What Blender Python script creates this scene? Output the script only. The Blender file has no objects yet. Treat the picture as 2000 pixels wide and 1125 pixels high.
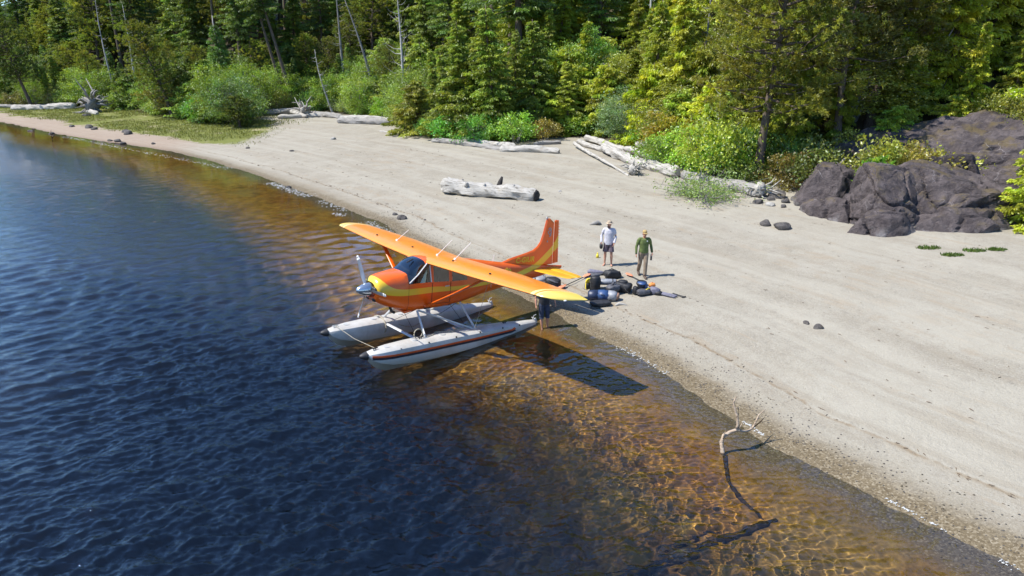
import bpy, bmesh, math, random
import numpy as np
from math import sin, cos, pi, radians, sqrt, atan2
from mathutils import Vector, Matrix, Euler

scene = bpy.context.scene
COL = scene.collection

# ------------------------------------------------------------------ camera
cam_data = bpy.data.cameras.new("camera")
camera = bpy.data.objects.new("camera", cam_data)
COL.objects.link(camera)
camera.location = (0, 0, 8.148)
camera.rotation_euler = (radians(72), 0, 0)
cam_data.sensor_width = 36
cam_data.lens = 24.66
cam_data.clip_start = 0.1
cam_data.clip_end = 3000
scene.camera = camera

# ------------------------------------------------------------------ sky, sun, exposure
SUN_AZ, SUN_EL = radians(-173), radians(55.5)
SUN_DIR = Vector((cos(SUN_AZ) * cos(SUN_EL), sin(SUN_AZ) * cos(SUN_EL), sin(SUN_EL)))
world = bpy.data.worlds.new("World")
scene.world = world
world.use_nodes = True
wn = world.node_tree
sky = wn.nodes.new("ShaderNodeTexSky")
sky.sky_type = 'NISHITA'
sky.sun_disc = False
sky.sun_elevation = SUN_EL
sky.sun_rotation = pi / 2 - SUN_AZ
sky.air_density = 1.0
sky.dust_density = 0.0
sky.ozone_density = 10.0
wn.links.new(sky.outputs[0], wn.nodes['Background'].inputs[0])
wn.nodes['Background'].inputs[1].default_value = 0.15
sun_data = bpy.data.lights.new("sun", 'SUN')
sun_data.energy = 4.8
sun_data.angle = radians(0.5)
sun_data.color = (1.0, 0.965, 0.90)
sun_data.cycles.is_caustics_light = True
sun = bpy.data.objects.new("sun", sun_data)
COL.objects.link(sun)
sun.rotation_euler = SUN_DIR.to_track_quat('Z', 'Y').to_euler()
scene.view_settings.view_transform = 'Standard'
scene.view_settings.look = 'None'
scene.view_settings.exposure = 0.70
scene.view_settings.gamma = 1.0
cy = scene.cycles
cy.use_denoising = True
cy.max_bounces = 8
cy.diffuse_bounces = 3
cy.glossy_bounces = 4
cy.transmission_bounces = 6
cy.transparent_max_bounces = 12
cy.caustics_reflective = False
cy.caustics_refractive = True
cy.sample_clamp_indirect = 4.0

# ------------------------------------------------------------------ small tools
rng = np.random.default_rng(7)
rnd = random.Random(11)


def vnoise(x, y, seed=0):
    """smooth lattice noise, -1..1"""
    xi = np.floor(x).astype(np.int64); yi = np.floor(y).astype(np.int64)
    fx = x - xi; fy = y - yi
    fx = fx * fx * (3 - 2 * fx); fy = fy * fy * (3 - 2 * fy)

    def hsh(a, b):
        n = (a * 374761393 + b * 668265263 + seed * 982451653) & 0x7fffffff
        n = ((n ^ (n >> 13)) * 1274126177) & 0x7fffffff
        n = n ^ (n >> 16)
        return (n & 0xffff) / 32767.5 - 1
    a = hsh(xi, yi); b = hsh(xi + 1, yi); c = hsh(xi, yi + 1); d = hsh(xi + 1, yi + 1)
    return (a * (1 - fx) + b * fx) * (1 - fy) + (c * (1 - fx) + d * fx) * fy


def fbm(x, y, octaves=4, seed=0):
    r = 0; a = 1.0; t = 0
    for i in range(octaves):
        r = r + a * vnoise(x * 2 ** i + 17 * i, y * 2 ** i - 9 * i, seed + i); t += a; a *= .5
    return r / t


def np_mesh(name, verts, faces, smooth=True):
    """verts (n,3), faces (m,k) numpy arrays -> mesh"""
    verts = np.asarray(verts, np.float32); faces = np.asarray(faces, np.int32)
    me = bpy.data.meshes.new(name)
    k = faces.shape[1]
    me.vertices.add(len(verts)); me.vertices.foreach_set('co', verts.ravel())
    me.loops.add(faces.size); me.loops.foreach_set('vertex_index', faces.ravel())
    me.polygons.add(len(faces))
    me.polygons.foreach_set('loop_start', np.arange(0, faces.size, k, dtype=np.int32))
    me.polygons.foreach_set('loop_total', np.full(len(faces), k, np.int32))
    me.polygons.foreach_set('use_smooth', np.full(len(faces), smooth))
    me.update(calc_edges=True)
    me.validate()
    return me


def attr_f(me, name, values, domain='POINT'):
    a = me.attributes.new(name, 'FLOAT', domain)
    a.data.foreach_set('value', np.asarray(values, np.float32).ravel())


def attr_v(me, name, values, domain='POINT'):
    a = me.attributes.new(name, 'FLOAT_VECTOR', domain)
    a.data.foreach_set('vector', np.asarray(values, np.float32).ravel())


class MB:
    """collects shapes for ONE mesh"""
    def __init__(self):
        self.v = []; self.f = []; self.m = []; self.mi = 0

    def add(self, vs, fs):
        o = len(self.v)
        self.v += [tuple(p) for p in vs]
        for f in fs:
            self.f.append(tuple(i + o for i in f)); self.m.append(self.mi)
        return self

    def loft(self, rings, cap0=True, cap1=True, closed=True):
        n = len(rings[0]); vs = [p for r in rings for p in r]; fs = []
        for i in range(len(rings) - 1):
            for j in range(n if closed else n - 1):
                k = (j + 1) % n
                fs.append((i * n + j, i * n + k, (i + 1) * n + k, (i + 1) * n + j))
        if cap0: fs.append(tuple(range(n - 1, -1, -1)))
        if cap1: fs.append(tuple((len(rings) - 1) * n + j for j in range(n)))
        return self.add(vs, fs)

    def tube(self, pts, radii, seg=8, flat=1.0, up=(0, 0, 1), cap=True, wob=0.0, rr=None):
        pts = [Vector(p) for p in pts]
        if not isinstance(radii, (list, tuple, np.ndarray)): radii = [radii] * len(pts)
        rings = []; upv = Vector(up)
        for i, p in enumerate(pts):
            t = (pts[min(i + 1, len(pts) - 1)] - pts[max(i - 1, 0)]).normalized()
            s = t.cross(upv)
            if s.length < 1e-3: s = t.cross(Vector((1, 0, 0.1)))
            s.normalize(); u = s.cross(t).normalized()
            r = radii[i]; ring = []
            for k in range(seg):
                a = 2 * pi * k / seg
                w = 1 + (wob * (rr or rnd).uniform(-1, 1) if wob else 0)
                ring.append(p + s * (cos(a) * r * w) + u * (sin(a) * r * flat * w))
            rings.append(ring)
        return self.loft(rings, cap, cap)

    def box(self, c, s, rot=None, bev=0.0):
        c = Vector(c); h = Vector(s) * .5
        M = Euler(rot).to_matrix() if rot is not None else Matrix.Identity(3)
        if bev <= 0:
            vs = [c + M @ Vector((h.x * a, h.y * b, h.z * d)) for a in (-1, 1) for b in (-1, 1) for d in (-1, 1)]
            return self.add(vs, [(0, 1, 3, 2), (4, 6, 7, 5), (0, 4, 5, 1), (2, 3, 7, 6), (0, 2, 6, 4), (1, 5, 7, 3)])
        bm = bmesh.new(); bmesh.ops.create_cube(bm, size=1)
        for v in bm.verts: v.co = Vector((v.co.x * s[0], v.co.y * s[1], v.co.z * s[2]))
        bmesh.ops.bevel(bm, geom=bm.edges[:], offset=bev, segments=2, profile=.5, affect='EDGES')
        bm.verts.index_update()
        vs = [c + M @ v.co for v in bm.verts]; fs = [[v.index for v in f.verts] for f in bm.faces]
        bm.free(); return self.add(vs, fs)

    def ball(self, c, r, nu=12, nv=8, e=1.0, rot=None, lump=0.0, seed=0, ls=2.0):
        """superellipsoid; e<1 boxy"""
        from mathutils import noise as mn
        c = Vector(c); M = Euler(rot).to_matrix() if rot is not None else Matrix.Identity(3)
        sg = lambda q, e_: math.copysign(abs(q) ** e_, q)
        vs = []; fs = []
        for i in range(nv + 1):
            th = -pi / 2 + pi * i / nv
            for j in range(nu):
                ph = 2 * pi * j / nu
                p = Vector((sg(cos(th), e) * sg(cos(ph), e), sg(cos(th), e) * sg(sin(ph), e), sg(sin(th), e)))
                if lump: p *= 1 + lump * mn.noise(p * ls + Vector((seed * 3.7, seed * 1.3, 0)))
                vs.append(c + M @ Vector((p.x * r[0], p.y * r[1], p.z * r[2])))
        for i in range(nv):
            for j in range(nu):
                k = (j + 1) % nu
                fs.append((i * nu + j, i * nu + k, (i + 1) * nu + k, (i + 1) * nu + j))
        return self.add(vs, fs)

    def plate(self, outline, th, inset=.03, y0=0.0, edge=.1):
        """x,z outline with a thin rim and a thicker inset middle, thickness along y"""
        n = len(outline); cx = sum(p[0] for p in outline) / n; cz = sum(p[1] for p in outline) / n
        P = [Vector((x, z)) for x, z in outline]; ins = []
        for i in range(n):
            d1 = (P[i] - P[i - 1]).normalized(); d2 = (P[(i + 1) % n] - P[i]).normalized()
            nr = Vector((-(d1 + d2).y, (d1 + d2).x))
            nr = nr.normalized() if nr.length > 1e-6 else Vector((-d1.y, d1.x))
            ins.append(P[i] + nr * inset)
        area = sum(P[i - 1].x * P[i].y - P[i].x * P[i - 1].y for i in range(n))
        if area < 0: ins = [P[i] * 2 - ins[i] for i in range(n)]
        r = [[(p.x, y0 - th / 2, p.y) for p in ins], [(p.x, y0 - th / 2 * edge, p.y) for p in P],
             [(p.x, y0 + th / 2 * edge, p.y) for p in P], [(p.x, y0 + th / 2, p.y) for p in ins]]
        return self.loft(r)

    def build(self, name, mat, parent=None, smooth=False, off=None, auto=None):
        me = bpy.data.meshes.new(name)
        vs = self.v if off is None else [(p[0] - off[0], p[1] - off[1], p[2] - off[2]) for p in self.v]
        me.from_pydata(vs, [], self.f)
        for m in (mat if isinstance(mat, (list, tuple)) else [mat]): me.materials.append(m)
        me.polygons.foreach_set('material_index', self.m)
        bm = bmesh.new(); bm.from_mesh(me)
        bmesh.ops.recalc_face_normals(bm, faces=bm.faces[:]); bm.to_mesh(me); bm.free()
        me.polygons.foreach_set('use_smooth', [smooth] * len(me.polygons))
        if smooth and auto:
            bm = bmesh.new(); bm.from_mesh(me)
            for e in bm.edges:
                if len(e.link_faces) == 2 and e.calc_face_angle() > auto: e.smooth = False
            bm.to_mesh(me); bm.free()
        o = bpy.data.objects.new(name, me); COL.objects.link(o)
        if parent is not None: o.parent = parent
        return o


def obj(name, me, mat=None, parent=None, loc=None):
    if mat is not None and len(me.materials) == 0: me.materials.append(mat)
    o = bpy.data.objects.new(name, me); COL.objects.link(o)
    if parent is not None: o.parent = parent
    if loc is not None: o.location = loc
    return o


def tag(o, label=None, cat=None, group=None, kind=None):
    if label: o['label'] = label
    if cat: o['category'] = cat
    if group: o['group'] = group
    if kind: o['kind'] = kind
    return o


def thing(name, label, cat, loc=(0, 0, 0), rot=(0, 0, 0), group=None):
    o = bpy.data.objects.new(name, None); COL.objects.link(o)
    o.empty_display_size = .3
    o.location = loc; o.rotation_euler = rot
    return tag(o, label, cat, group)


# ---- node helpers
def new_mat(name):
    m = bpy.data.materials.new(name); m.use_nodes = True
    m.node_tree.nodes.clear()
    return m, m.node_tree


def N(nt, typ, ins=None, **props):
    n = nt.nodes.new('ShaderNode' + typ)
    for k, v in props.items(): setattr(n, k, v)
    for k, v in (ins or {}).items():
        s = n.inputs[k]
        if isinstance(v, bpy.types.NodeSocket): nt.links.new(v, s)
        elif isinstance(v, (tuple, list)) and s.type == 'RGBA' and len(v) == 3: s.default_value = (*v, 1)
        else: s.default_value = v
    return n


def ramp(nt, fac, stops, interp='LINEAR'):
    n = nt.nodes.new('ShaderNodeValToRGB'); r = n.color_ramp; r.interpolation = interp
    while len(r.elements) < len(stops): r.elements.new(.5)
    for e, (p, c) in zip(r.elements, stops):
        e.position = p; e.color = (*c, 1) if len(c) == 3 else c
    nt.links.new(fac, n.inputs[0])
    return n.outputs[0]


def g(v): return (v, v, v)


def mixc(nt, fac, a, b, mode='MIX'):
    n = nt.nodes.new('ShaderNodeMix'); n.data_type = 'RGBA'; n.blend_type = mode
    for s, v in ((n.inputs[0], fac), (n.inputs[6], a), (n.inputs[7], b)):
        if isinstance(v, bpy.types.NodeSocket): nt.links.new(v, s)
        elif isinstance(v, (int, float)): s.default_value = v
        else: s.default_value = (*v, 1) if len(v) == 3 else v
    return n.outputs[2]


def mth(nt, op, a, b=0.0, clamp=False, c=None):
    n = nt.nodes.new('ShaderNodeMath'); n.operation = op; n.use_clamp = clamp
    for s, v in ((n.inputs[0], a), (n.inputs[1], b)) + (((n.inputs[2], c),) if c is not None else ()):
        if isinstance(v, bpy.types.NodeSocket): nt.links.new(v, s)
        else: s.default_value = v
    return n.outputs[0]


def sstep(nt, v, lo, hi):
    n = nt.nodes.new('ShaderNodeMapRange'); n.interpolation_type = 'SMOOTHSTEP'
    nt.links.new(v, n.inputs[0]); n.inputs[1].default_value = lo; n.inputs[2].default_value = hi
    return n.outputs[0]


def noise(nt, vec, scale, detail=4, rough=.55, dist=0.0):
    n = N(nt, 'TexNoise', {'Scale': scale, 'Detail': detail, 'Roughness': rough, 'Distortion': dist})
    if vec is not None: nt.links.new(vec, n.inputs['Vector'])
    return n.outputs[0]


def paint(name, color, rough=.5, metal=0.0, var=.0, vscale=4.0, bump=0.0, bscale=20.0, coat=0.0, color2=None, spec=.5):
    """generic procedural surface: base colour broken up by noise, optional relief"""
    m, nt = new_mat(name)
    tc = N(nt, 'TexCoord').outputs['Object']
    f = noise(nt, tc, vscale, 6, .6)
    c2 = color2 or tuple(max(0, x * (1 - var * 1.2)) for x in color)
    c1 = color if color2 else tuple(min(1, x * (1 + var * .6)) for x in color)
    col = mixc(nt, sstep(nt, f, .3, .7), c1, c2)
    b = N(nt, 'BsdfPrincipled', {'Base Color': col, 'Roughness': rough, 'Metallic': metal, 'Coat Weight': coat, 'Specular IOR Level': spec})
    if bump:
        bn = N(nt, 'Bump', {'Height': noise(nt, tc, bscale, 5, .6), 'Strength': bump, 'Distance': .02})
        nt.links.new(bn.outputs[0], b.inputs['Normal'])
    N(nt, 'OutputMaterial', {0: b.outputs[0]})
    return m

# ------------------------------------------------------------------ land and lake
SHORE = np.array([(-420, 410), (-140, 160), (-70.43, 98.81), (-57.39, 87.01), (-50.14, 80.38), (-43.47, 75.15), (-38.04, 71.41), (-32.13, 66.44),
    (-26.55, 61.08), (-21.76, 55.39), (-17.42, 50.17), (-12.38, 43.81), (-9.19, 39.38), (-6.93, 36.33), (-5.28, 33.37), (-2.15, 28.31), (0.0, 24.74),
    (1.7, 21.81), (3.21, 19.37), (4.34, 17.5), (5.38, 14.97), (5.75, 13.93), (6.47, 12.88), (7.25, 11.86), (7.93, 10.63), (8.54, 9.66), (10.2, 7.6),
    (12.0, 5.0), (15.0, 0.0), (20.0, -8.0), (120, -200)])
TREELINE = np.array([(-420, 430), (-140, 172), (-91.2, 129), (-81.3, 123), (-70.5, 118), (-61, 112.5), (-52.5, 103.5), (-45.6, 96.5), (-37.5, 88),
    (-32, 86), (-33, 96), (-31, 104.5), (-24, 97.5), (-19, 91), (-14, 85), (-10.7, 74), (-6.6, 68.5), (-3, 65.5), (0, 65), (4, 66.5), (7, 66.5), (9, 62), (11.8, 56),
    (12.5, 50), (14, 46.5), (15.5, 43), (17, 41.5), (21, 40), (27, 39), (40, 37), (70, 28), (120, 0), (400, -150)])


def poly_dist(P, line):
    """signed distance (left of the line positive) and arc length along it"""
    A = line[:-1]; B = line[1:]; d = B - A; ln = np.hypot(d[:, 0], d[:, 1]); cum = np.concatenate([[0], np.cumsum(ln)[:-1]])
    best = np.full(len(P), 1e9); sg = np.ones(len(P)); arc = np.zeros(len(P))
    for k in range(len(A)):
        r = P - A[k]
        t = np.clip((r @ d[k]) / (ln[k] ** 2), 0, 1)
        q = r - t[:, None] * d[k]
        ds = np.hypot(q[:, 0], q[:, 1]); w = ds < best - 1e-9
        cr = d[k][0] * q[:, 1] - d[k][1] * q[:, 0]
        best[w] = ds[w]; arc[w] = (cum[k] + t * ln[k])[w]
    # land side: inside the polygon closed far inland
    ins = np.zeros(len(P), bool); V = np.vstack([line, [(2000, 500), (500, 3000), (-900, 1200)]]); x, y = P[:, 0], P[:, 1]
    for (x1, y1), (x2, y2) in zip(V, np.roll(V, -1, 0)):
        if y1 == y2: continue
        ins ^= ((y1 > y) != (y2 > y)) & (x < (x2 - x1) * (y - y1) / (y2 - y1) + x1)
    return best * np.where(ins, 1, -1), arc


HS = [-60, -40, -20, -12, -7, -4.5, -1.5, 0, 1.2, 4.5, 20, 45, 200]
HZ = [-14, -10, -5, -2.7, -1.25, -.6, -.15, 0, .075, .26, .98, 1.75, 6]


def land(x, y, fine=True):
    P = np.stack([np.asarray(x, float).ravel(), np.asarray(y, float).ravel()], 1)
    s, arc = poly_dist(P, SHORE); t, _ = poly_dist(P, TREELINE)
    # the shore wobbles a little
    s = s + .12 * vnoise(arc * .5, arc * 0 + 3, 5) + .05 * vnoise(arc * 2.1, arc * 0 + 8, 6)
    z = np.interp(s, HS, HZ)
    z = z + np.clip(t - 1.2, 0, 320) * (.40 + .12 * np.clip((P[:, 0] - 8) / 15, 0, 1)) * np.clip((t - 1.2) / 7, 0, 1)  # slope raised far out of sight to block low sky in reflections
    z = z + np.clip(-255 - P[:, 0], 0, 200) * .75 * (P[:, 1] < 300)  # unseen rise across the lake, added to darken the water's reflections
    if fine:
        z = z + .035 * fbm(P[:, 0] * .45, P[:, 1] * .45, 3, 21) * np.clip(s / 3, 0, 1) + .25 * fbm(P[:, 0] * .2, P[:, 1] * .2, 3, 31) * np.clip(t / 6, 0, 1)
        ridge = np.sin(s * 2.1 + .8 * vnoise(arc * .25, s * .4, 9)) * .012 * np.clip(s / 2, 0, 1) * np.clip((22 - s) / 5, 0, 1)
        z = z + ridge + .008 * vnoise(P[:, 0] * 5, P[:, 1] * 5, 41) * np.clip(s, 0, 1)
        z = z + .05 * fbm(P[:, 0] * .7, P[:, 1] * .7, 3, 51) * np.clip(-s / 2, 0, 1)
    return z, s, arc, t


def gz(x, y): return float(land(np.array([x]), np.array([y]))[0][0])


def axis(lo, a, b, hi, step, grow, big):
    up = [b]; s = step
    while up[-1] < hi: s = min(s * grow, big); up.append(up[-1] + s)
    dn = [a]; s = step
    while dn[-1] > lo: s = min(s * grow, big); dn.append(dn[-1] - s)
    return np.array(dn[::-1] + list(np.arange(a + step, b - step * .5, step)) + up)


def grid_mesh(name, xs, ys, zf):
    X, Y = np.meshgrid(xs, ys); Z = zf(X, Y)
    i = np.arange(X.size).reshape(X.shape)
    F = np.stack([i[:-1, :-1], i[:-1, 1:], i[1:, 1:], i[1:, :-1]], -1).reshape(-1, 4)
    return np_mesh(name, np.stack([X.ravel(), Y.ravel(), Z.ravel()], 1), F), X, Y


def make_ground():
    xs = axis(-420, -12, 26, 400, .14, 1.045, 14); ys = axis(-120, 9, 44, 420, .14, 1.045, 14)
    info = {}

    def zf(X, Y):
        z, s, arc, t = land(X, Y); info.update(s=s, arc=arc, t=t); return z.reshape(X.shape)
    me, X, Y = grid_mesh('ground', xs, ys, zf)
    attr_v(me, 'shore', np.stack([info['s'], info['arc'], info['t']], 1))
    # the grassy spit on the left
    gx = np.clip((-24.5 - X.ravel()) / 5, 0, 1)
    gm = gx * np.clip((info['s'] - 4.0 - 1.5 * fbm(X.ravel() * .15, Y.ravel() * .15, 3, 77)) / 2, 0, 1) * np.clip((18 - info['s']) / 4 + (info['t'] > -3), 0, 1)
    attr_f(me, 'grassy', gm)
    o = obj('ground', me, ground_material()); tag(o, kind='structure')
    o.cycles.is_caustics_receiver = True
    return o


def ground_material():
    m, nt = new_mat('ground_sand')
    geo = N(nt, 'NewGeometry').outputs['Position']
    at = N(nt, 'Attribute', attribute_name='shore')
    sep = N(nt, 'SeparateXYZ', {0: at.outputs['Vector']}); s, arc, t = sep.outputs
    gr = N(nt, 'Attribute', attribute_name='grassy').outputs['Fac']
    n1 = noise(nt, geo, .55, 5, .6); n2 = noise(nt, geo, 2.3, 5, .65); n3 = noise(nt, geo, 14, 4, .7)
    # dry sand
    dry = mixc(nt, sstep(nt, n1, .35, .68), (.315, .285, .226), (.264, .234, .180))
    dry = mixc(nt, sstep(nt, n2, .45, .75), dry, (.255, .222, .172))
    dry = mixc(nt, mth(nt, 'MULTIPLY', sstep(nt, n3, .52, .74), .35), dry, (.185, .165, .13))
    # trodden, pocked patches, shade of the footprints painted in
    tr1 = noise(nt, geo, 4.6, 3, .6, .6); tr2 = sstep(nt, noise(nt, geo, .33, 3, .5), .40, .62)
    dry = mixc(nt, mth(nt, 'MULTIPLY', mth(nt, 'MULTIPLY', sstep(nt, tr1, .56, .70), tr2), .55), dry, (.185, .165, .13))
    # coarse pale and dark grains
    gv = N(nt, 'TexVoronoi', {'Vector': geo, 'Scale': 34.0}, feature='F1')
    sp = N(nt, 'SeparateColor', {0: gv.outputs['Color']}).outputs[0]
    near = mth(nt, 'MULTIPLY', sstep(nt, sp, .55, .95), .32)
    dry = mixc(nt, near, dry, (.395, .37, .315))
    dark = mth(nt, 'MULTIPLY', sstep(nt, sp, .16, .02), .38)
    dry = mixc(nt, dark, dry, (.16, .135, .10))
    # strand lines: thin bands of debris that follow the shore
    cv = N(nt, 'CombineXYZ', {0: s, 1: mth(nt, 'MULTIPLY', arc, .06), 2: 0.0}).outputs[0]
    st = noise(nt, cv, 1.25, 4, .6, .35)
    brk = sstep(nt, noise(nt, geo, 1.1, 4, .65), .42, .62)
    band = mth(nt, 'MULTIPLY', sstep(nt, st, .545, .60), mth(nt, 'SUBTRACT', 1.0, sstep(nt, st, .60, .66)))
    dry = mixc(nt, mth(nt, 'MULTIPLY', mth(nt, 'MULTIPLY', band, brk), .55), dry, (.30, .235, .16))
    lightb = sstep(nt, noise(nt, cv, .75, 4, .55, .25), .42, .62)
    dry = mixc(nt, mth(nt, 'MULTIPLY', lightb, .55), dry, (.352, .324, .262))
    tanb = sstep(nt, noise(nt, N(nt, 'VectorMath', {0: cv, 1: (7.3, 2.1, 0)}, operation='ADD').outputs[0], .9, 4, .55, .25), .55, .68)
    dry = mixc(nt, mth(nt, 'MULTIPLY', tanb, .45), dry, (.25, .213, .158))
    # the debris line above the wash
    ln = N(nt, 'MapRange', {0: mth(nt, 'ABSOLUTE', mth(nt, 'SUBTRACT', s, mth(nt, 'ADD', 1.75, mth(nt, 'MULTIPLY', n1, .5)))), 1: .0, 2: .10, 3: 1.0, 4: 0.0}, interpolation_type='SMOOTHSTEP').outputs[0]
    dry = mixc(nt, mth(nt, 'MULTIPLY', mth(nt, 'MULTIPLY', ln, sstep(nt, n2, .33, .6)), .75), dry, (.20, .145, .085))
    # wet gravel
    wv = N(nt, 'TexVoronoi', {'Vector': geo, 'Scale': 30.0}, feature='F1')
    wr = N(nt, 'SeparateColor', {0: wv.outputs['Color']}).outputs
    wet = ramp(nt, wr[0], [(0, (.07, .052, .030)), (.45, (.14, .108, .064)), (.8, (.22, .176, .112)), (1, (.36, .31, .225))])
    wet = mixc(nt, .4, wet, mixc(nt, n2, (.12, .09, .05), (.22, .17, .095)))
    se = mth(nt, 'ADD', s, mth(nt, 'MULTIPLY', mth(nt, 'SUBTRACT', n2, .5), .9))
    wf = sstep(nt, se, 1.35, .30)
    wf2 = mth(nt, 'MULTIPLY', sstep(nt, mth(nt, 'ADD', s, mth(nt, 'MULTIPLY', n1, 1.2)), 2.3, 1.2), .42)
    col = mixc(nt, mth(nt, 'MAXIMUM', wf, wf2), dry, wet)
    # lake bed: ochre silt over stones, dead leaves, light lost in deeper water painted in
    bv = N(nt, 'TexVoronoi', {'Vector': N(nt, 'VectorMath', {0: geo, 1: noise_vec(nt, geo, 3.0, .15)}, operation='ADD').outputs[0], 'Scale': 3.2}, feature='SMOOTH_F1')
    bn = noise(nt, geo, 1.3, 6, .7)
    bed = ramp(nt, bn, [(.25, (.09, .036, .005)), (.45, (.26, .118, .012)), (.6, (.37, .19, .020)), (.8, (.47, .295, .045))])
    bed = mixc(nt, mth(nt, 'MULTIPLY', sstep(nt, bv.outputs['Distance'], .35, .75), .55), bed, (.075, .032, .007))
    bed = mixc(nt, sstep(nt, noise(nt, geo, .35, 3, .6), .5, .7), bed, mixc(nt, .4, bed, (.28, .17, .035)))
    bed = mixc(nt, mth(nt, 'MULTIPLY', sstep(nt, noise(nt, geo, .22, 3, .6), .46, .62), sstep(nt, s, -6, -3)), bed, mixc(nt, .45, bed, (.24, .19, .055)))
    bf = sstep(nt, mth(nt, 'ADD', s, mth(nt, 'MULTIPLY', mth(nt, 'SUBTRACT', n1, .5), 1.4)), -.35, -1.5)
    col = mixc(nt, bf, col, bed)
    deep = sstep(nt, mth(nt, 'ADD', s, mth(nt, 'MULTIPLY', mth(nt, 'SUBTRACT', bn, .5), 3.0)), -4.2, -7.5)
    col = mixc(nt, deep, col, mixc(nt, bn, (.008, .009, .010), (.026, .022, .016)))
    # reddish silt on the spit, grass, forest litter
    pink = mth(nt, 'MULTIPLY', sstep(nt, N(nt, 'SeparateXYZ', {0: geo}).outputs[0], -27, -36), mth(nt, 'MULTIPLY', sstep(nt, s, -.3, .5), sstep(nt, s, 9, 4)))
    col = mixc(nt, mth(nt, 'MULTIPLY', pink, .6), col, mixc(nt, n2, (.34, .25, .185), (.25, .17, .12)))
    grs = mixc(nt, n2, (.10, .125, .025), (.19, .19, .045))
    grs = mixc(nt, sstep(nt, noise(nt, geo, .4, 4, .6), .55, .7), grs, (.33, .28, .17))
    col = mixc(nt, sstep(nt, mth(nt, 'ADD', gr, mth(nt, 'MULTIPLY', mth(nt, 'SUBTRACT', n2, .5), .9)), .35, .6), col, grs)
    flo = mixc(nt, sstep(nt, t, 28, 45), mixc(nt, n2, (.035, .028, .016), (.075, .06, .03)), mixc(nt, n2, (.012, .022, .006), (.035, .05, .012)))
    col = mixc(nt, sstep(nt, mth(nt, 'ADD', t, mth(nt, 'MULTIPLY', n1, 2.0)), .4, 2.4), col, flo)
    rough = N(nt, 'MapRange', {0: wf, 1: 0, 2: 1, 3: .95, 4: .62}).outputs[0]
    hgt = mth(nt, 'ADD', mth(nt, 'MULTIPLY', n3, .5), mth(nt, 'ADD', mth(nt, 'MULTIPLY', sp, .35), mth(nt, 'ADD', mth(nt, 'MULTIPLY', n2, 1.2), mth(nt, 'MULTIPLY', mth(nt, 'MULTIPLY', tr1, tr2), -1.6))))
    bmp = N(nt, 'Bump', {'Height': hgt, 'Strength': .55, 'Distance': .045})
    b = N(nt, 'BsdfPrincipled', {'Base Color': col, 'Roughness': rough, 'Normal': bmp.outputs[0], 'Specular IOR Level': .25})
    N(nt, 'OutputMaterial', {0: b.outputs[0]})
    return m


def noise_vec(nt, vec, scale, amp):
    n = N(nt, 'TexNoise', {'Vector': vec, 'Scale': scale, 'Detail': 2.0})
    v = N(nt, 'VectorMath', {0: n.outputs['Color'], 1: (.5, .5, .5)}, operation='SUBTRACT').outputs[0]
    return N(nt, 'VectorMath', {0: v, 3: amp}, operation='SCALE').outputs[0]


ground = make_ground()


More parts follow.
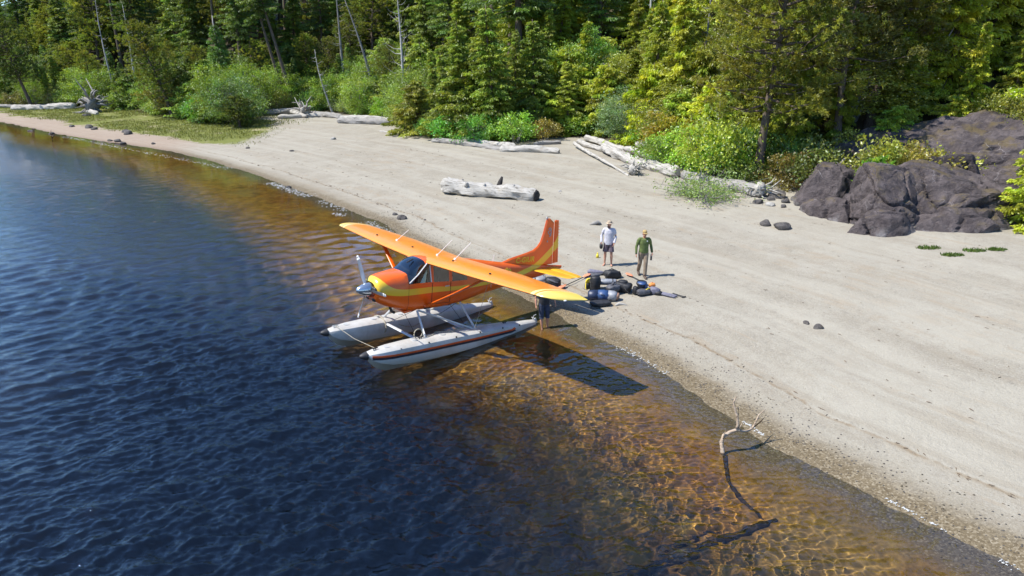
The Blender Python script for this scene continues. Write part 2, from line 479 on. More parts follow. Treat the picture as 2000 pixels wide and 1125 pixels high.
def make_lake():
    xa = axis(-420, -9.0, 0.0, .01, .030, 1.014, 10); xs = np.concatenate([xa[xa < -.001], axis(0, 0.0, 8.8, 60, .021, 1.03, 10)[1:]]); ys = axis(-100, 9.2, 17.0, 420, .021, 1.013, 10)
    DX, DY = np.meshgrid(np.gradient(xs), np.gradient(ys))
    X, Y = np.meshgrid(xs, ys); shp = X.shape
    s, arc = poly_dist(np.stack([X.ravel(), Y.ravel()], 1), SHORE); s = s.reshape(shp)
    act = (s < 1.8)
    x = X[act].astype(np.float32); y = Y[act].astype(np.float32); D = np.maximum(DX, DY)[act].astype(np.float32); sa = s[act].astype(np.float32)
    r = np.random.default_rng(5)
    calm = np.clip(.8 + .55 * fbm(x * .11, y * .16, 3, 61), .35, 1.3)
    chop = np.clip((-sa - .3) / 7, 0.0, 1) ** 1.1
    warp = [vnoise(x * f, y * f, 200 + k).astype(np.float32) for k, f in enumerate((.25, .6, 1.3, 2.6))]
    deep = np.zeros_like(x); shal = np.zeros_like(x)

    def add(dst, lam, a, ph, amp, wp):
        fade = lam / D - 2.4; m_ = fade > 0
        k = 2 * pi / lam; w_ = warp[int(np.clip(np.log2(1.4 / lam), 0, 3))][m_]
        dst[m_] += np.sin(k * (x[m_] * cos(a) + y[m_] * sin(a)) + ph + wp * w_) * np.clip(fade[m_] / 3, 0, 1) * amp
    for i in range(84):
        lam = .10 * (1.25 / .10) ** r.random(); add(deep, lam, radians(-66) + r.normal(0, .46 if i % 4 else 1.2), r.uniform(0, 6.28), lam ** .60 * .0078, 1.9)
    for i in range(44):
        lam = .062 * (.27 / .062) ** r.random(); add(shal, lam, r.uniform(0, 6.28), r.uniform(0, 6.28), lam ** 1.35 * .0034, 1.8)
    z = deep * (chop * .96 + .04) * calm + shal * np.clip(-sa / 1.2, .12, 1)
    Z = np.zeros(shp, np.float32); Z[act] = z
    gzv = np.full(shp, 9.0); gzv[act] = land(x.astype(float), y.astype(float))[0]
    dpt = (Z - gzv) > .010
    i = np.arange(X.size).reshape(shp)
    keep = (dpt[:-1, :-1] | dpt[1:, :-1] | dpt[:-1, 1:] | dpt[1:, 1:]) & act[:-1, :-1] & act[1:, 1:] & act[1:, :-1] & act[:-1, 1:]
    F = np.stack([i[:-1, :-1], i[:-1, 1:], i[1:, 1:], i[1:, :-1]], -1)[keep]
    used = np.unique(F); remap = np.full(X.size, -1); remap[used] = np.arange(len(used))
    V = np.stack([X.ravel(), Y.ravel(), Z.ravel()], 1)[used]
    print('lake', len(V))
    me = np_mesh('lake', V, remap[F])
    attr_f(me, 'offshore', (-s.ravel())[used])
    m, nt = new_mat('lake_water')
    geo = N(nt, 'NewGeometry').outputs['Position']
    off = N(nt, 'Attribute', attribute_name='offshore').outputs['Fac']
    mp = N(nt, 'Mapping', {0: geo, 2: (0, 0, radians(-24)), 3: (1.0, 2.4, 1.0)}).outputs[0]
    h0 = mth(nt, 'MULTIPLY', noise(nt, mp, .9, 3, .6, .3), N(nt, 'MapRange', {0: N(nt, 'SeparateXYZ', {0: geo}).outputs[1], 1: 20.0, 2: 55.0, 3: 0.0, 4: 2.6}).outputs[0])
    h1 = noise(nt, mp, 2.6, 4, .6, .3); h2 = noise(nt, mp, 9, 3, .6, .4)
    amp = N(nt, 'MapRange', {0: off, 1: 2.5, 2: 9.0, 3: .03, 4: 1.0}).outputs[0]
    bh = mth(nt, 'MULTIPLY', mth(nt, 'ADD', mth(nt, 'ADD', h1, h0), mth(nt, 'MULTIPLY', h2, .3)), amp)
    bmp = N(nt, 'Bump', {'Height': bh, 'Strength': .32, 'Distance': .10})
    gl = N(nt, 'BsdfGlass', {'Roughness': 0.0, 'IOR': 1.55, 'Color': (1, 1, 1), 'Normal': bmp.outputs[0]})
    N(nt, 'OutputMaterial', {0: gl.outputs[0]})
    o = obj('lake', me, m); tag(o, kind='structure')
    o.cycles.is_caustics_caster = True
    return o


lake = make_lake()

# ------------------------------------------------------------------ the float plane
B0 = (-3.0, 0.0, -1.9)          # base point of the plane in its own axes (x forward, y to its left, z up)


def pchip(xs, ys, q):
    """smooth monotone interpolation, xs increasing"""
    xs = np.asarray(xs, float); ys = np.asarray(ys, float); h = np.diff(xs); d = np.diff(ys) / h; m = np.zeros(len(xs))
    for i in range(1, len(xs) - 1):
        if d[i - 1] * d[i] > 0:
            w1 = 2 * h[i] + h[i - 1]; w2 = h[i] + 2 * h[i - 1]; m[i] = (w1 + w2) / (w1 / d[i - 1] + w2 / d[i])
    m[0] = d[0]; m[-1] = d[-1]
    q = np.clip(q, xs[0], xs[-1]); i = np.clip(np.searchsorted(xs, q) - 1, 0, len(h) - 1)
    t = (q - xs[i]) / h[i]
    return (2 * t ** 3 - 3 * t ** 2 + 1) * ys[i] + (t ** 3 - 2 * t ** 2 + t) * h[i] * m[i] + (-2 * t ** 3 + 3 * t ** 2) * ys[i + 1] + (t ** 3 - t ** 2) * h[i] * m[i + 1]


ORANGE = (.82, .125, .005); YELLOW = (.80, .50, .03); WHITE = (.78, .77, .73)


def livery(name, upper, lower, z_test='z', tip=False):
    """orange paint with a yellow cheat line between two curves over x (metres aft of the spinner)"""
    m, nt = new_mat(name)
    tc = N(nt, 'TexCoord').outputs['Object']
    p = N(nt, 'VectorMath', {0: tc, 1: B0}, operation='ADD').outputs[0]
    sx, sy, sz = N(nt, 'SeparateXYZ', {0: p}).outputs
    dirt = noise(nt, tc, 2.2, 6, .65)
    base = mixc(nt, sstep(nt, dirt, .35, .75), (.84, .275, .026) if tip else ORANGE, (.80, .24, .02) if tip else (.76, .11, .004))  # wing orange lightened and yellowed, sun glare painted in
    if upper:
        u = mth(nt, 'DIVIDE', mth(nt, 'MULTIPLY', sx, -1.0), 8.5, True)

        def curve(pts):
            fc = nt.nodes.new('ShaderNodeFloatCurve'); cm = fc.mapping; c = cm.curves[0]
            cm.use_clip = False
            for i, (x, z) in enumerate(pts):
                q = (x / 8.5, z * .5 + .5)
                if i < 2: c.points[i].location = q
                else: c.points.new(*q)
            for q in c.points: q.handle_type = 'AUTO'
            cm.update(); nt.links.new(u, fc.inputs['Value'])
            return mth(nt, 'MULTIPLY_ADD', fc.outputs[0], 2.0, c=-1.0)
        up = curve(upper); lo = curve(lower)
        inside = mth(nt, 'MULTIPLY', sstep(nt, mth(nt, 'SUBTRACT', up, sz), -.004, .004), sstep(nt, mth(nt, 'SUBTRACT', sz, lo), -.004, .004))
        base = mixc(nt, inside, base, YELLOW)
    if tip:
        # yellow wing tip with two pale bands inboard of it
        ay = mth(nt, 'ADD', mth(nt, 'ABSOLUTE', sy), mth(nt, 'MULTIPLY', mth(nt, 'ADD', sx, 2.6), .16))
        f = mth(nt, 'DIVIDE', ay, 6.0, True)
        msk = ramp(nt, f, [(0, g(0)), (4.80 / 6, g(1)), (4.90 / 6, g(0)), (4.98 / 6, g(1)), (5.05 / 6, g(0)), (5.06 / 6, g(0))], 'CONSTANT')
        base = mixc(nt, msk, base, (.86, .62, .22))
        base = mixc(nt, sstep(nt, ay, 5.055, 5.06), base, (.80, .60, .12))
    b = N(nt, 'BsdfPrincipled', {'Base Color': base, 'Roughness': mth(nt, 'MULTIPLY_ADD', dirt, .2, c=.24), 'Coat Weight': .35, 'Coat Roughness': .15})
    bm_ = N(nt, 'Bump', {'Height': noise(nt, tc, 1.6, 3, .5), 'Strength': .08, 'Distance': .05}); nt.links.new(bm_.outputs[0], b.inputs['Normal'])
    N(nt, 'OutputMaterial', {0: b.outputs[0]})
    return m


M = {}
M['fus'] = livery('fuselage_paint', [(0, .50), (.48, .42), (.62, .30), (.83, .13), (1.1, .04), (1.7, .02), (2.2, .02), (3.0, -.05), (3.7, -.06), (4.6, -.05), (5.45, .01), (6.1, .12), (6.67, .24), (7.2, .6), (8.4, 1.0)],
                  [(0, .06), (.48, -.04), (.83, -.12), (1.1, -.155), (1.7, -.16), (2.2, -.155), (3.0, -.17), (3.7, -.175), (4.6, -.16), (5.4, -.13), (5.82, -.09), (6.4, .02), (7.08, .18), (7.6, .5), (8.4, .9)])
M['fin'] = livery('fin_paint', [(0, -.9), (5.8, -.2), (6.67, .2), (7.18, .55), (7.56, .88), (7.8, 1.24), (8.4, 2.0)],
                  [(0, -1), (6.3, -.3), (7.08, .18), (7.56, .55), (7.84, .80), (8.4, 1.4)])
M['wing'] = livery('sunlit_wing_paint', None, None, tip=True)
M['stab'] = paint('tailplane_paint', (.80, .40, .025), .32, var=.12, coat=.3, vscale=1.5)
M['orange'] = paint('orange_paint', ORANGE, .32, var=.12, coat=.3)
M['silver'] = paint('float_strut_paint', (.55, .55, .53), .42, .25, var=.15)
M['alu'] = paint('propeller_metal', (.22, .235, .26), .38, .5, var=.2)
M['spin'] = paint('spinner_metal', (.50, .54, .58), .22, .85, var=.1)
M['black'] = paint('black_rubber', (.02, .02, .022), .55, var=.3)
M['dark'] = paint('dark_interior', (.03, .028, .03), .8, var=.3)
M['seat'] = paint('seat_fabric', (.10, .085, .075), .85, var=.3)
M['white'] = paint('white_paint', WHITE, .4, var=.1)
M['rope'] = paint('pale_rope', (.42, .37, .27), .9, var=.3, vscale=30)
M['lettering'] = paint('yellow_lettering', YELLOW, .4, var=.08)
M['emblem'] = paint('grey_emblem', (.36, .36, .36), .45, var=.1)


def glass_mat():
    m, nt = new_mat('cabin_glass')
    fr = N(nt, 'Fresnel', {'IOR': 1.55}).outputs[0]
    tr = N(nt, 'BsdfTransparent', {0: (.36, .41, .44, 1)}); gl = N(nt, 'BsdfGlossy', {0: (1, 1, 1, 1), 'Roughness': .03})
    tc = N(nt, 'TexCoord').outputs['Object']
    f = mth(nt, 'ADD', mth(nt, 'MULTIPLY', fr, 1.6, True), mth(nt, 'MULTIPLY', noise(nt, tc, 3, 3), .05), True)
    mx = N(nt, 'MixShader', {0: f, 1: tr.outputs[0], 2: gl.outputs[0]})
    N(nt, 'OutputMaterial', {0: mx.outputs[0]})
    return m


M['glass'] = glass_mat()


def float_mat():
    m, nt = new_mat('float_hull')
    tc = N(nt, 'TexCoord').outputs['Object']
    sx, sy, sz = N(nt, 'SeparateXYZ', {0: N(nt, 'VectorMath', {0: tc, 1: B0}, operation='ADD').outputs[0]}).outputs
    d = noise(nt, tc, 1.7, 7, .7); d2 = noise(nt, N(nt, 'Mapping', {0: tc, 3: (6, 6, .8)}).outputs[0], 2.0, 5, .7)
    col = mixc(nt, sstep(nt, d, .35, .7), (.55, .535, .495), (.42, .40, .355))
    low = sstep(nt, mth(nt, 'ADD', sz, mth(nt, 'MULTIPLY', mth(nt, 'SUBTRACT', d, .5), .3)), -1.62, -1.8)
    col = mixc(nt, mth(nt, 'MULTIPLY', low, .75), col, mixc(nt, d2, (.34, .30, .22), (.50, .45, .36)))
    col = mixc(nt, mth(nt, 'MULTIPLY', sstep(nt, d2, .58, .75), .5), col, (.30, .26, .20))
    b = N(nt, 'BsdfPrincipled', {'Base Color': col, 'Roughness': .42, 'Metallic': .1})
    N(nt, 'OutputMaterial', {0: b.outputs[0]})
    return m


M['float'] = float_mat()
M['stripe_o'] = paint('stripe_orange', (.70, .10, .02), .4, var=.1)
M['stripe_k'] = paint('stripe_navy', (.018, .018, .03), .4, var=.2)

PSI, PHI = 3.85799, .10711
plane_R = Euler((0, -PHI, PSI)).to_matrix()
plane_T = Vector((-4.326, 18.485, 2.0667))
seaplane = thing('float_plane', 'orange and yellow high-wing float plane with white floats beached at the water edge', 'float plane',
                 plane_T + plane_R @ Vector(B0), (0, -PHI, PSI))


def pb(mb, name, mat, parent=None, smooth=True, auto=radians(40)):
    o = mb.build(name, mat, parent or seaplane, smooth, off=B0, auto=auto)
    return o


def build_fuselage():
    K = np.array([  # aft distance, bottom, sill, top, half width, half width of roof
        (.44, -.26, .03, .24, .33, .20), (.49, -.34, .07, .31, .40, .26), (.56, -.39, .09, .355, .435, .29), (.79, -.50, .12, .42, .48, .32), (1.13, -.60, .15, .455, .525, .36),
        (1.38, -.66, .165, .465, .55, .40), (1.6, -.69, .17, .63, .56, .41), (1.85, -.71, .17, .79, .565, .43), (2.05, -.72, .165, .815, .57, .45),
        (2.4, -.72, .15, .82, .57, .46), (3.0, -.69, .11, .77, .56, .44), (3.5, -.64, .10, .68, .52, .38), (4.4, -.54, .08, .54, .42, .27), (5.2, -.45, .06, .41, .32, .19),
        (6.6, -.28, .02, .23, .17, .09), (7.5, -.16, .0, .13, .08, .05), (8.08, -.03, .02, .07, .02, .015)])
    st = sorted(set([.44, .465, .49, .52, .56, .62, .7, .79, .9, 1.0, 1.13, 1.26, 1.38, 1.49, 1.6, 1.72, 1.85, 1.96, 2.05, 2.12, 2.22, 2.3, 2.65, 2.78, 2.9, 3.3, 3.5, 3.62, 3.8, 4.1, 4.4,
                     4.8, 5.2, 5.6, 6.1, 6.6, 7.0, 7.5, 7.85, 8.08]))
    par = [pchip(K[:, 0], K[:, i], np.array(st)) for i in range(1, 6)]

    def ring(i, k=1.0):
        x = st[i]; zb, zs, zt, hw, ht = [p[i] for p in par]
        # roundness: round at the nose and tail, slab sided at the cabin
        half = [(0, zb), (.55 * hw, zb + .012), (.84 * hw, zb + .07), (.97 * hw, zb + .19), (hw * 1.0, zb + (zs - zb) * .6), (hw * .985, zs),
                (hw * .985 + (ht - hw * .985) * .45, zs + (zt - zs) * .45), (ht + .02, zs + (zt - zs) * .84), (ht * .80, zs + (zt - zs) * .95), (ht * .4, zt - .008), (0, zt)]
        if x < 1.3:
            t = max(0, min(1, (1.3 - x) / .6))
            zm = (zb + zt) / 2; el = []
            for j in range(11):
                a = -pi / 2 + pi * j / 10
                el.append((hw * cos(a) ** .8 if 0 < j < 10 else 0, zm + (zt - zb) / 2 * math.copysign(abs(sin(a)) ** .8, sin(a))))
            half = [(p[0] * (1 - t) + e[0] * t, p[1] * (1 - t) + e[1] * t) for p, e in zip(half, el)]
        if x > 3.5:
            t = max(0, min(1, (x - 3.5) / 1.5)) * .75
            zm = (zb + zt) / 2; el = []
            for j in range(11):
                a = -pi / 2 + pi * j / 10
                el.append((hw * cos(a) if 0 < j < 10 else 0, zm + (zt - zb) / 2 * sin(a)))
            half = [(p[0] * (1 - t) + e[0] * t, p[1] * (1 - t) + e[1] * t) for p, e in zip(half, el)]
        zm = (zb + zt) / 2
        half = [(p[0] * k, zm + (p[1] - zm) * k) for p in half]
        return [(-x, p[0], p[1]) for p in half] + [(-x, -p[0], p[1]) for p in half[-2:0:-1]]
    n = 20
    rings = [ring(i) for i in range(len(st))]

    def is_win(i, j):
        x0, x1 = st[i], st[i + 1]; jj = j if j < 10 else 19 - j
        if x0 >= 1.38 - 1e-6 and x1 <= 1.96 + 1e-6 and jj >= 5: return 'windshield'
        if x0 >= 1.96 - 1e-6 and x1 <= 2.12 + 1e-6 and jj in (5, 6): return 'windshield'
        if x0 >= 2.22 - 1e-6 and x1 <= 2.78 + 1e-6 and jj in (5, 6): return 'door_window'
        if x0 >= 2.9 - 1e-6 and x1 <= 3.5 + 1e-6 and jj in (5, 6): return 'rear_window'
        return None
    body = MB(); wins = {}
    body.add([p for r in rings for p in r], [])
    for i in range(len(st) - 1):
        for j in range(n):
            f = (i * n + j, i * n + (j + 1) % n, (i + 1) * n + (j + 1) % n, (i + 1) * n + j)
            w = is_win(i, j)
            if w:
                key = w + ('' if w == 'windshield' else ('_l' if j < 10 else '_r'))
                wins.setdefault(key, []).append(f)
            else: body.f.append(f); body.m.append(0)
    # rounded cowl lip into the intake
    lip = [[(-.44 - d, p[1] * k, -.01 + (p[2] + .01) * k) for p in rings[0]] for d, k in ((0, 1), (-.012, .93), (.01, .84), (.10, .8))]
    body.loft(lip, False, True)
    fus = pb(body, 'fuselage', M['fus'])
    V = [p for r in rings for p in r]
    for key, fs in wins.items():
        mb = MB(); ids = sorted({i for f in fs for i in f}); mp = {v: k for k, v in enumerate(ids)}
        mb.add([V[i] for i in ids], [tuple(mp[i] for i in f) for f in fs])
        nm = key.replace('_l', '').replace('_r', '') if key != 'rear_window_l' and key != 'rear_window_r' else 'rear_window'
        pb(mb, nm, M['glass'], fus)
        # slim dark seal round the pane
    lin = MB(); sel = [i for i in range(len(st)) if 1.3 < st[i] < 4.2]; r2 = [ring(i, .945) for i in sel]
    lin.add([p for r in r2 for p in r], [])
    for a in range(len(sel) - 1):
        for j in range(n):
            if not is_win(sel[a], j):
                lin.f.append((a * n + j, a * n + (j + 1) % n, (a + 1) * n + (j + 1) % n, (a + 1) * n + j)); lin.m.append(0)
    lin.f.append(tuple((len(sel) - 1) * n + j for j in range(n))); lin.m.append(0)
    pb(lin, 'cabin_liner', M['dark'], fus)
    return fus, ring, st


fuselage, _ring, _st = build_fuselage()
# cabin fittings
mb = MB(); mb.box((-1.62, 0, .10), (.16, .98, .44), bev=.03); pb(mb, 'instrument_panel', M['dark'], fuselage)
for sy in (-.27, .27):
    mb = MB(); mb.box((-2.55, sy, -.22), (.48, .44, .14), bev=.04); mb.box((-2.80, sy, .10), (.13, .44, .62), (0, -.16, 0), bev=.05); mb.box((-2.86, sy, .47), (.09, .24, .15), (0, -.16, 0), bev=.04)
    pb(mb, 'pilot_seat', M['seat'], fuselage)
    mb = MB(); mb.tube([(-1.72, sy, .12), (-1.95, sy, .16)], .015, 6); mb.tube([(-1.96, sy - .12, .24), (-1.96, sy - .13, .15), (-1.95, sy, .13), (-1.96, sy + .13, .15), (-1.96, sy + .12, .24)], .017, 6)
    pb(mb, 'control_yoke', M['black'], fuselage)
mb = MB(); mb.box((-3.35, 0, -.2), (.45, .95, .14), bev=.04); mb.box((-3.6, 0, .12), (.12, .95, .6), (0, -.16, 0), bev=.05); pb(mb, 'rear_seat', M['seat'], fuselage)
# windshield and door posts (white: glare painted in), door seams and handle
for s in (1, -1):
    mb = MB(); mb.tube([(-1.40, s * .535, .19), (-1.68, s * .535, .42), (-2.0, s * .485, .72)], .016, 6); pb(mb, 'windshield_post', M['white'], fuselage)
    mb = MB(); mb.tube([(-2.13, s * .57, .17), (-2.11, s * .525, .45), (-2.10, s * .485, .66)], .017, 6); pb(mb, 'door_post', M['white'], fuselage)
    door = MB()
    for a, b in (((-2.17, .575, .14), (-2.17, .575, -.5)), ((-2.17, .575, -.5), (-2.83, .572, -.52)), ((-2.83, .572, -.52), (-2.84, .567, .12))):
        door.tube([(a[0], s * a[1], a[2]), (b[0], s * b[1], b[2])], .006, 5)
    d = pb(door, 'door_seam', M['dark'], fuselage)
    mb = MB(); mb.box((-2.70, s * .585, .0), (.16, .016, .035), bev=.006); pb(mb, 'door_handle', M['silver'], d)
    mb = MB(); mb.box((-2.02, s * .568, -.6), (.2, .05, .035), bev=.01); pb(mb, 'step', M['black'], fuselage)
# cowl: intakes, exhaust, cooling gap, landing light
for sy in (-.23, .23):
    mb = MB(); mb.ball((-.425, sy, .03), (.05, .13, .085), e=.8); pb(mb, 'air_intake', M['black'], fuselage)
mb = MB(); mb.ball((-.50, .16, -.27), (.07, .09, .07), e=.8); pb(mb, 'lower_intake', M['black'], fuselage)
mb = MB(); mb.ball((-.50, -.16, -.27), (.07, .09, .07), e=.8); pb(mb, 'lower_intake', M['black'], fuselage)
mb = MB(); mb.tube([(-1.0, .16, -.52), (-1.06, .17, -.68), (-1.16, .18, -.74)], .042, 10); pb(mb, 'exhaust_pipe', M['black'], fuselage)
mb = MB(); mb.box((-1.62, 0, -.71), (.42, .62, .07), (0, .14, 0), bev=.02); pb(mb, 'cowl_flap', M['orange'], fuselage)
for a_, b_ in ((2, 9), (12, 19)):
    mb = MB(); mb.tube([(p[0], p[1], p[2]) for p in _ring(_st.index(1.38), 1.004)[a_:b_]], .004, 4); pb(mb, 'cowl_seam', M['dark'], fuselage)
mb = MB(); mb.tube([(-1.55, .1, .82 - .12), (-1.75, .12, .79)], .02, 6); pb(mb, 'compass_mount', M['dark'], fuselage)

# propeller
prop = MB()
prof = [(0, .0), (-.02, .05), (-.08, .10), (-.18, .148), (-.30, .178), (-.40, .19), (-.43, .19), (-.435, .15)]
prop.loft([[(x, max(r, .002) * cos(2 * pi * k / 24), max(r, .002) * sin(2 * pi * k / 24)) for k in range(24)] for x, r in prof])
spinner = pb(prop, 'spinner', M['spin'])
for th in (4, 124, 245):
    a = radians(th); e1 = Vector((0, cos(a), sin(a))); e2 = Vector((0, -sin(a), cos(a))); ex = Vector((1, 0, 0))
    rings = []
    for r, ch, tw in ((.10, .08, 60), (.2, .09, 52), (.35, .12, 40), (.55, .13, 30), (.75, .122, 23), (.9, .105, 19), (.98, .085, 17), (1.02, .05, 16)):
        t = radians(tw); cdir = e2 * cos(t) + ex * sin(t); nd = -e2 * sin(t) + ex * cos(t)
        rings.append([Vector((-.33, 0, 0)) + e1 * r + cdir * (cos(q) * ch / 2) + nd * (sin(q) * ch * .075) for q in [2 * pi * k / 10 for k in range(10)]])
    mb = MB(); mb.loft(rings); bl = pb(mb, 'propeller_blade', M['alu'], spinner)
    mb = MB(); mb.loft([[Vector((-.33, 0, 0)) + e1 * r + (e2 * cos(t) + ex * sin(t)) * (cos(q) * (ch + .012) / 2) + (-e2 * sin(t) + ex * cos(t)) * (sin(q) * (ch * .075 + .006)) for q in [2 * pi * k / 10 for k in range(10)]]
             for r, ch, t in ((.90, .105, radians(19)), (.955, .093, radians(18)))])
    mb.loft([[Vector((-.33, 0, 0)) + e1 * r + (e2 * cos(t) + ex * sin(t)) * (cos(q) * (ch + .012) / 2) + (-e2 * sin(t) + ex * cos(t)) * (sin(q) * (ch * .075 + .006)) for q in [2 * pi * k / 10 for k in range(10)]]
             for r, ch, t in ((.985, .083, radians(17)), (1.026, .046, radians(16)))])
    pb(mb, 'tip_band', M['white'], bl)


# wings
def foil(xs):
    """upper and lower ordinates of a cambered 12 % section"""
    xs = np.asarray(xs); t = .6 * (.2969 * np.sqrt(xs) - .126 * xs - .3516 * xs ** 2 + .2843 * xs ** 3 - .1030 * xs ** 4)
    c = np.where(xs < .4, .022 / .16 * (.8 * xs - xs ** 2), .022 / .36 * (.2 + .8 * xs - xs ** 2))
    return c + t, c - t


def wing_planform(y):
    ch = np.interp(y, [0, 2.6, 5.1, 5.3, 5.42, 5.5, 5.56], [1.63, 1.63, 1.15, 1.03, .82, .50, .12])
    le = np.interp(y, [0, 2.6, 5.1, 5.3, 5.42, 5.5, 5.56], [-2.0, -2.02, -2.16, -2.28, -2.50, -2.84, -3.22])
    z = .70 + y * .030 - (0 if y < 5.1 else (y - 5.1) ** 2 * .5)
    return ch, le, z


def wing_piece(mb, s, ys, a, b):
    xs = a + (b - a) * (1 - np.cos(np.linspace(0, pi / 1, 15))) / 2 if a > 0 else a + (b - a) * (np.linspace(0, 1, 17) ** 1.7)
    up, lo = foil(xs); rings = []
    for y in ys:
        ch, le, z = wing_planform(y); inc = radians(1.5)
        tk = 1.0 if y < 5.1 else float(np.interp(y, [5.1, 5.56], [1, .55]))
        pts = [(x, u * tk) for x, u in zip(xs, up)][::-1] + [(x, l * tk) for x, l in zip(xs, lo)][1:]
        rings.append([(le - ch * px, s * y, z + ch * (pz - (px - .3) * math.tan(inc))) for px, pz in pts])
    mb.loft(rings)


ys_mid = [.56, 1.1, 1.8, 2.6, 3.3, 4.0, 4.95]
for s in (1, -1):
    mb = MB(); wing_piece(mb, s, [0.0, .25, .56], 0, 1); wing_piece(mb, s, ys_mid, 0, .735); wing_piece(mb, s, [4.95, 5.1, 5.2, 5.3, 5.42, 5.5, 5.56], 0, 1)
    w = pb(mb, 'wing', M['wing'])
    mb = MB(); wing_piece(mb, s, [.575, 1.2, 2.0, 2.72], .742, 1); pb(mb, 'flap', M['wing'], w)
    mb = MB(); wing_piece(mb, s, [2.74, 3.4, 4.2, 4.935], .742, 1); pb(mb, 'aileron', M['wing'], w)
    mb = MB(); mb.ball((-2.62, s * 5.47, .80), (.05, .03, .02)); pb(mb, 'navigation_light', M['white'] if s > 0 else M['lettering'], w)
    for x_, y_, z_ in ((-2.5, 1.05, .86), (-2.35, 2.9, .91)):
        mb = MB(); mb.tube([(x_, s * y_, z_), (x_, s * y_, z_ + .032)], .032, 10); pb(mb, 'fuel_cap', M['dark'], w)
    # lift strut
    mb = MB(); mb.tube([(-2.02, s * .53, -.56), (-2.25, s * 1.6, .08), (-2.40, s * 2.62, .70)], [.075, .075, .075], 12, flat=.42, up=(0, -.5 * s, 1)); st_ = pb(mb, 'wing_strut', M['orange'])
    for c_, r_ in (((-2.40, s * 2.60, .695), (.13, .06, .05)), ((-2.03, s * .55, -.54), (.12, .05, .06))):
        mb = MB(); mb.ball(c_, r_); pb(mb, 'strut_fairing', M['orange'], st_)
    mb = MB(); mb.tube([(-3.0, s * 2.2, .62), (-3.02, s * 2.2, .30)], .006, 5); pb(mb, 'tie_down_ring', M['silver'], w)
# aerials on the wing
for i, (x, y, z, tx, ty, tz) in enumerate(((-2.55, -2.03, .90, -2.95, -1.98, 1.22), (-2.60, .12, .85, -3.05, .22, 1.30), (-2.68, .89, .88, -3.15, 1.0, 1.36))):
    mb = MB(); mb.tube([(x, y, z - .02), (x - .02, y, z + .03)], [.045, .02], 8); mb.tube([(x - .01, y, z), (tx, ty, tz)], [.010, .007], 6); pb(mb, 'aerial', M['white'])
mb = MB(); mb.tube([(-4.9, 0, .46), (-4.93, 0, .66)], .008, 5); pb(mb, 'tail_aerial', M['white'])

# tail
fin = MB(); fin.plate([(-5.15, .36), (-5.72, .52), (-6.30, .63), (-6.62, .71), (-6.80, .82), (-6.93, .98), (-7.03, 1.28), (-7.13, 1.70), (-7.16, 1.76), (-7.30, 1.76), (-7.44, 1.66), (-7.52, 1.60), (-7.60, .16), (-6.6, .12), (-5.6, .25)], .085, .05)
fin_o = pb(fin, 'tail_fin', M['fin'], smooth=False)
rud = MB(); rud.plate([(-7.545, 1.60), (-7.53, 1.66), (-7.60, 1.70), (-7.74, 1.68), (-7.80, 1.0), (-7.88, .20), (-7.62, .17)], .06, .04)
rud_o = pb(rud, 'rudder', M['fin'], smooth=False)
mb = MB()
for k in range(14): 
    z = .28 + k * .098; mb.box((-7.705 - (1.0 - z) * .05 * .6, 0, z), (.20, .068, .012))
pb(mb, 'rudder_ribs', M['fin'], rud_o, smooth=False)
mb = MB(); mb.ball((-7.15, 0, 1.77), (.03, .03, .05)); pb(mb, 'beacon', M['emblem'], fin_o)
for s in (1, -1):
    def stab_ring(y, le, te, th): 
        xs = np.linspace(0, 1, 9) ** 1.4; up, lo = foil(xs); up = (up - lo) * .5 * .8
        return [(le + (te - le) * x, s * y, .05 + u * abs(te - le) * th) for x, u in list(zip(xs, up))[::-1] + list(zip(xs, -up))[1:]]
    mb = MB(); mb.loft([stab_ring(y, a, b, .8) for y, a, b in ((.05, -6.50, -7.22), (1.2, -6.72, -7.22), (1.48, -6.80, -7.22), (1.57, -6.92, -7.20))]); so = pb(mb, 'tailplane', M['stab'])
    mb = MB(); mb.loft([stab_ring(y, a, b, 1.0) for y, a, b in ((.10, -7.235, -7.72), (1.2, -7.235, -7.60), (1.50, -7.235, -7.52), (1.58, -7.235, -7.42))]); pb(mb, 'elevator', M['stab'], so)

# lettering on the left side
def text(s, size, name, mat, parent, place, thick=.004, shear=.0):
    cu = bpy.data.curves.new(name, 'FONT'); cu.body = s; cu.size = size; cu.extrude = thick; cu.shear = shear; cu.space_character = 1.04; cu.offset = .006
    o = bpy.data.objects.new(name, cu); COL.objects.link(o)
    bpy.context.view_layer.update()
    me = bpy.data.meshes.new_from_object(o.evaluated_get(bpy.context.evaluated_depsgraph_get()))
    bpy.data.objects.remove(o); bpy.data.curves.remove(cu)
    me.transform(place); me.transform(Matrix.Translation(Vector(B0) * -1))
    me.materials.clear(); me.materials.append(mat)
    t = bpy.data.objects.new(name, me); COL.objects.link(t); t.parent = parent
    return t


def side_frame(x, y, z, dx, dz, yaw, tilt=0.0):
    """text right = aft, up = z, facing the plane's left"""
    r = Vector((-cos(yaw), -sin(yaw), dz)).normalized(); n_ = Vector((sin(yaw) * -1, 1, 0)).normalized(); u = n_.cross(r).normalized(); n_ = r.cross(u)
    if u.z < 0: u = -u; n_ = -n_
    u, n_ = u * cos(tilt) - n_ * sin(tilt), u * sin(tilt) + n_ * cos(tilt)
    return Matrix(((r.x, u.x, n_.x, x), (r.y, u.y, n_.y, y), (r.z, u.z, n_.z, z), (0, 0, 0, 1)))


text('C-GIUR', .245, 'registration', M['lettering'], fin_o, side_frame(-5.84, .048, .33, 0, .0, 0), shear=.2)
text('air nootka', .205, 'name_lettering', M['lettering'], fuselage, side_frame(-4.60, .402, .135, 0, .0, .135, radians(24)))
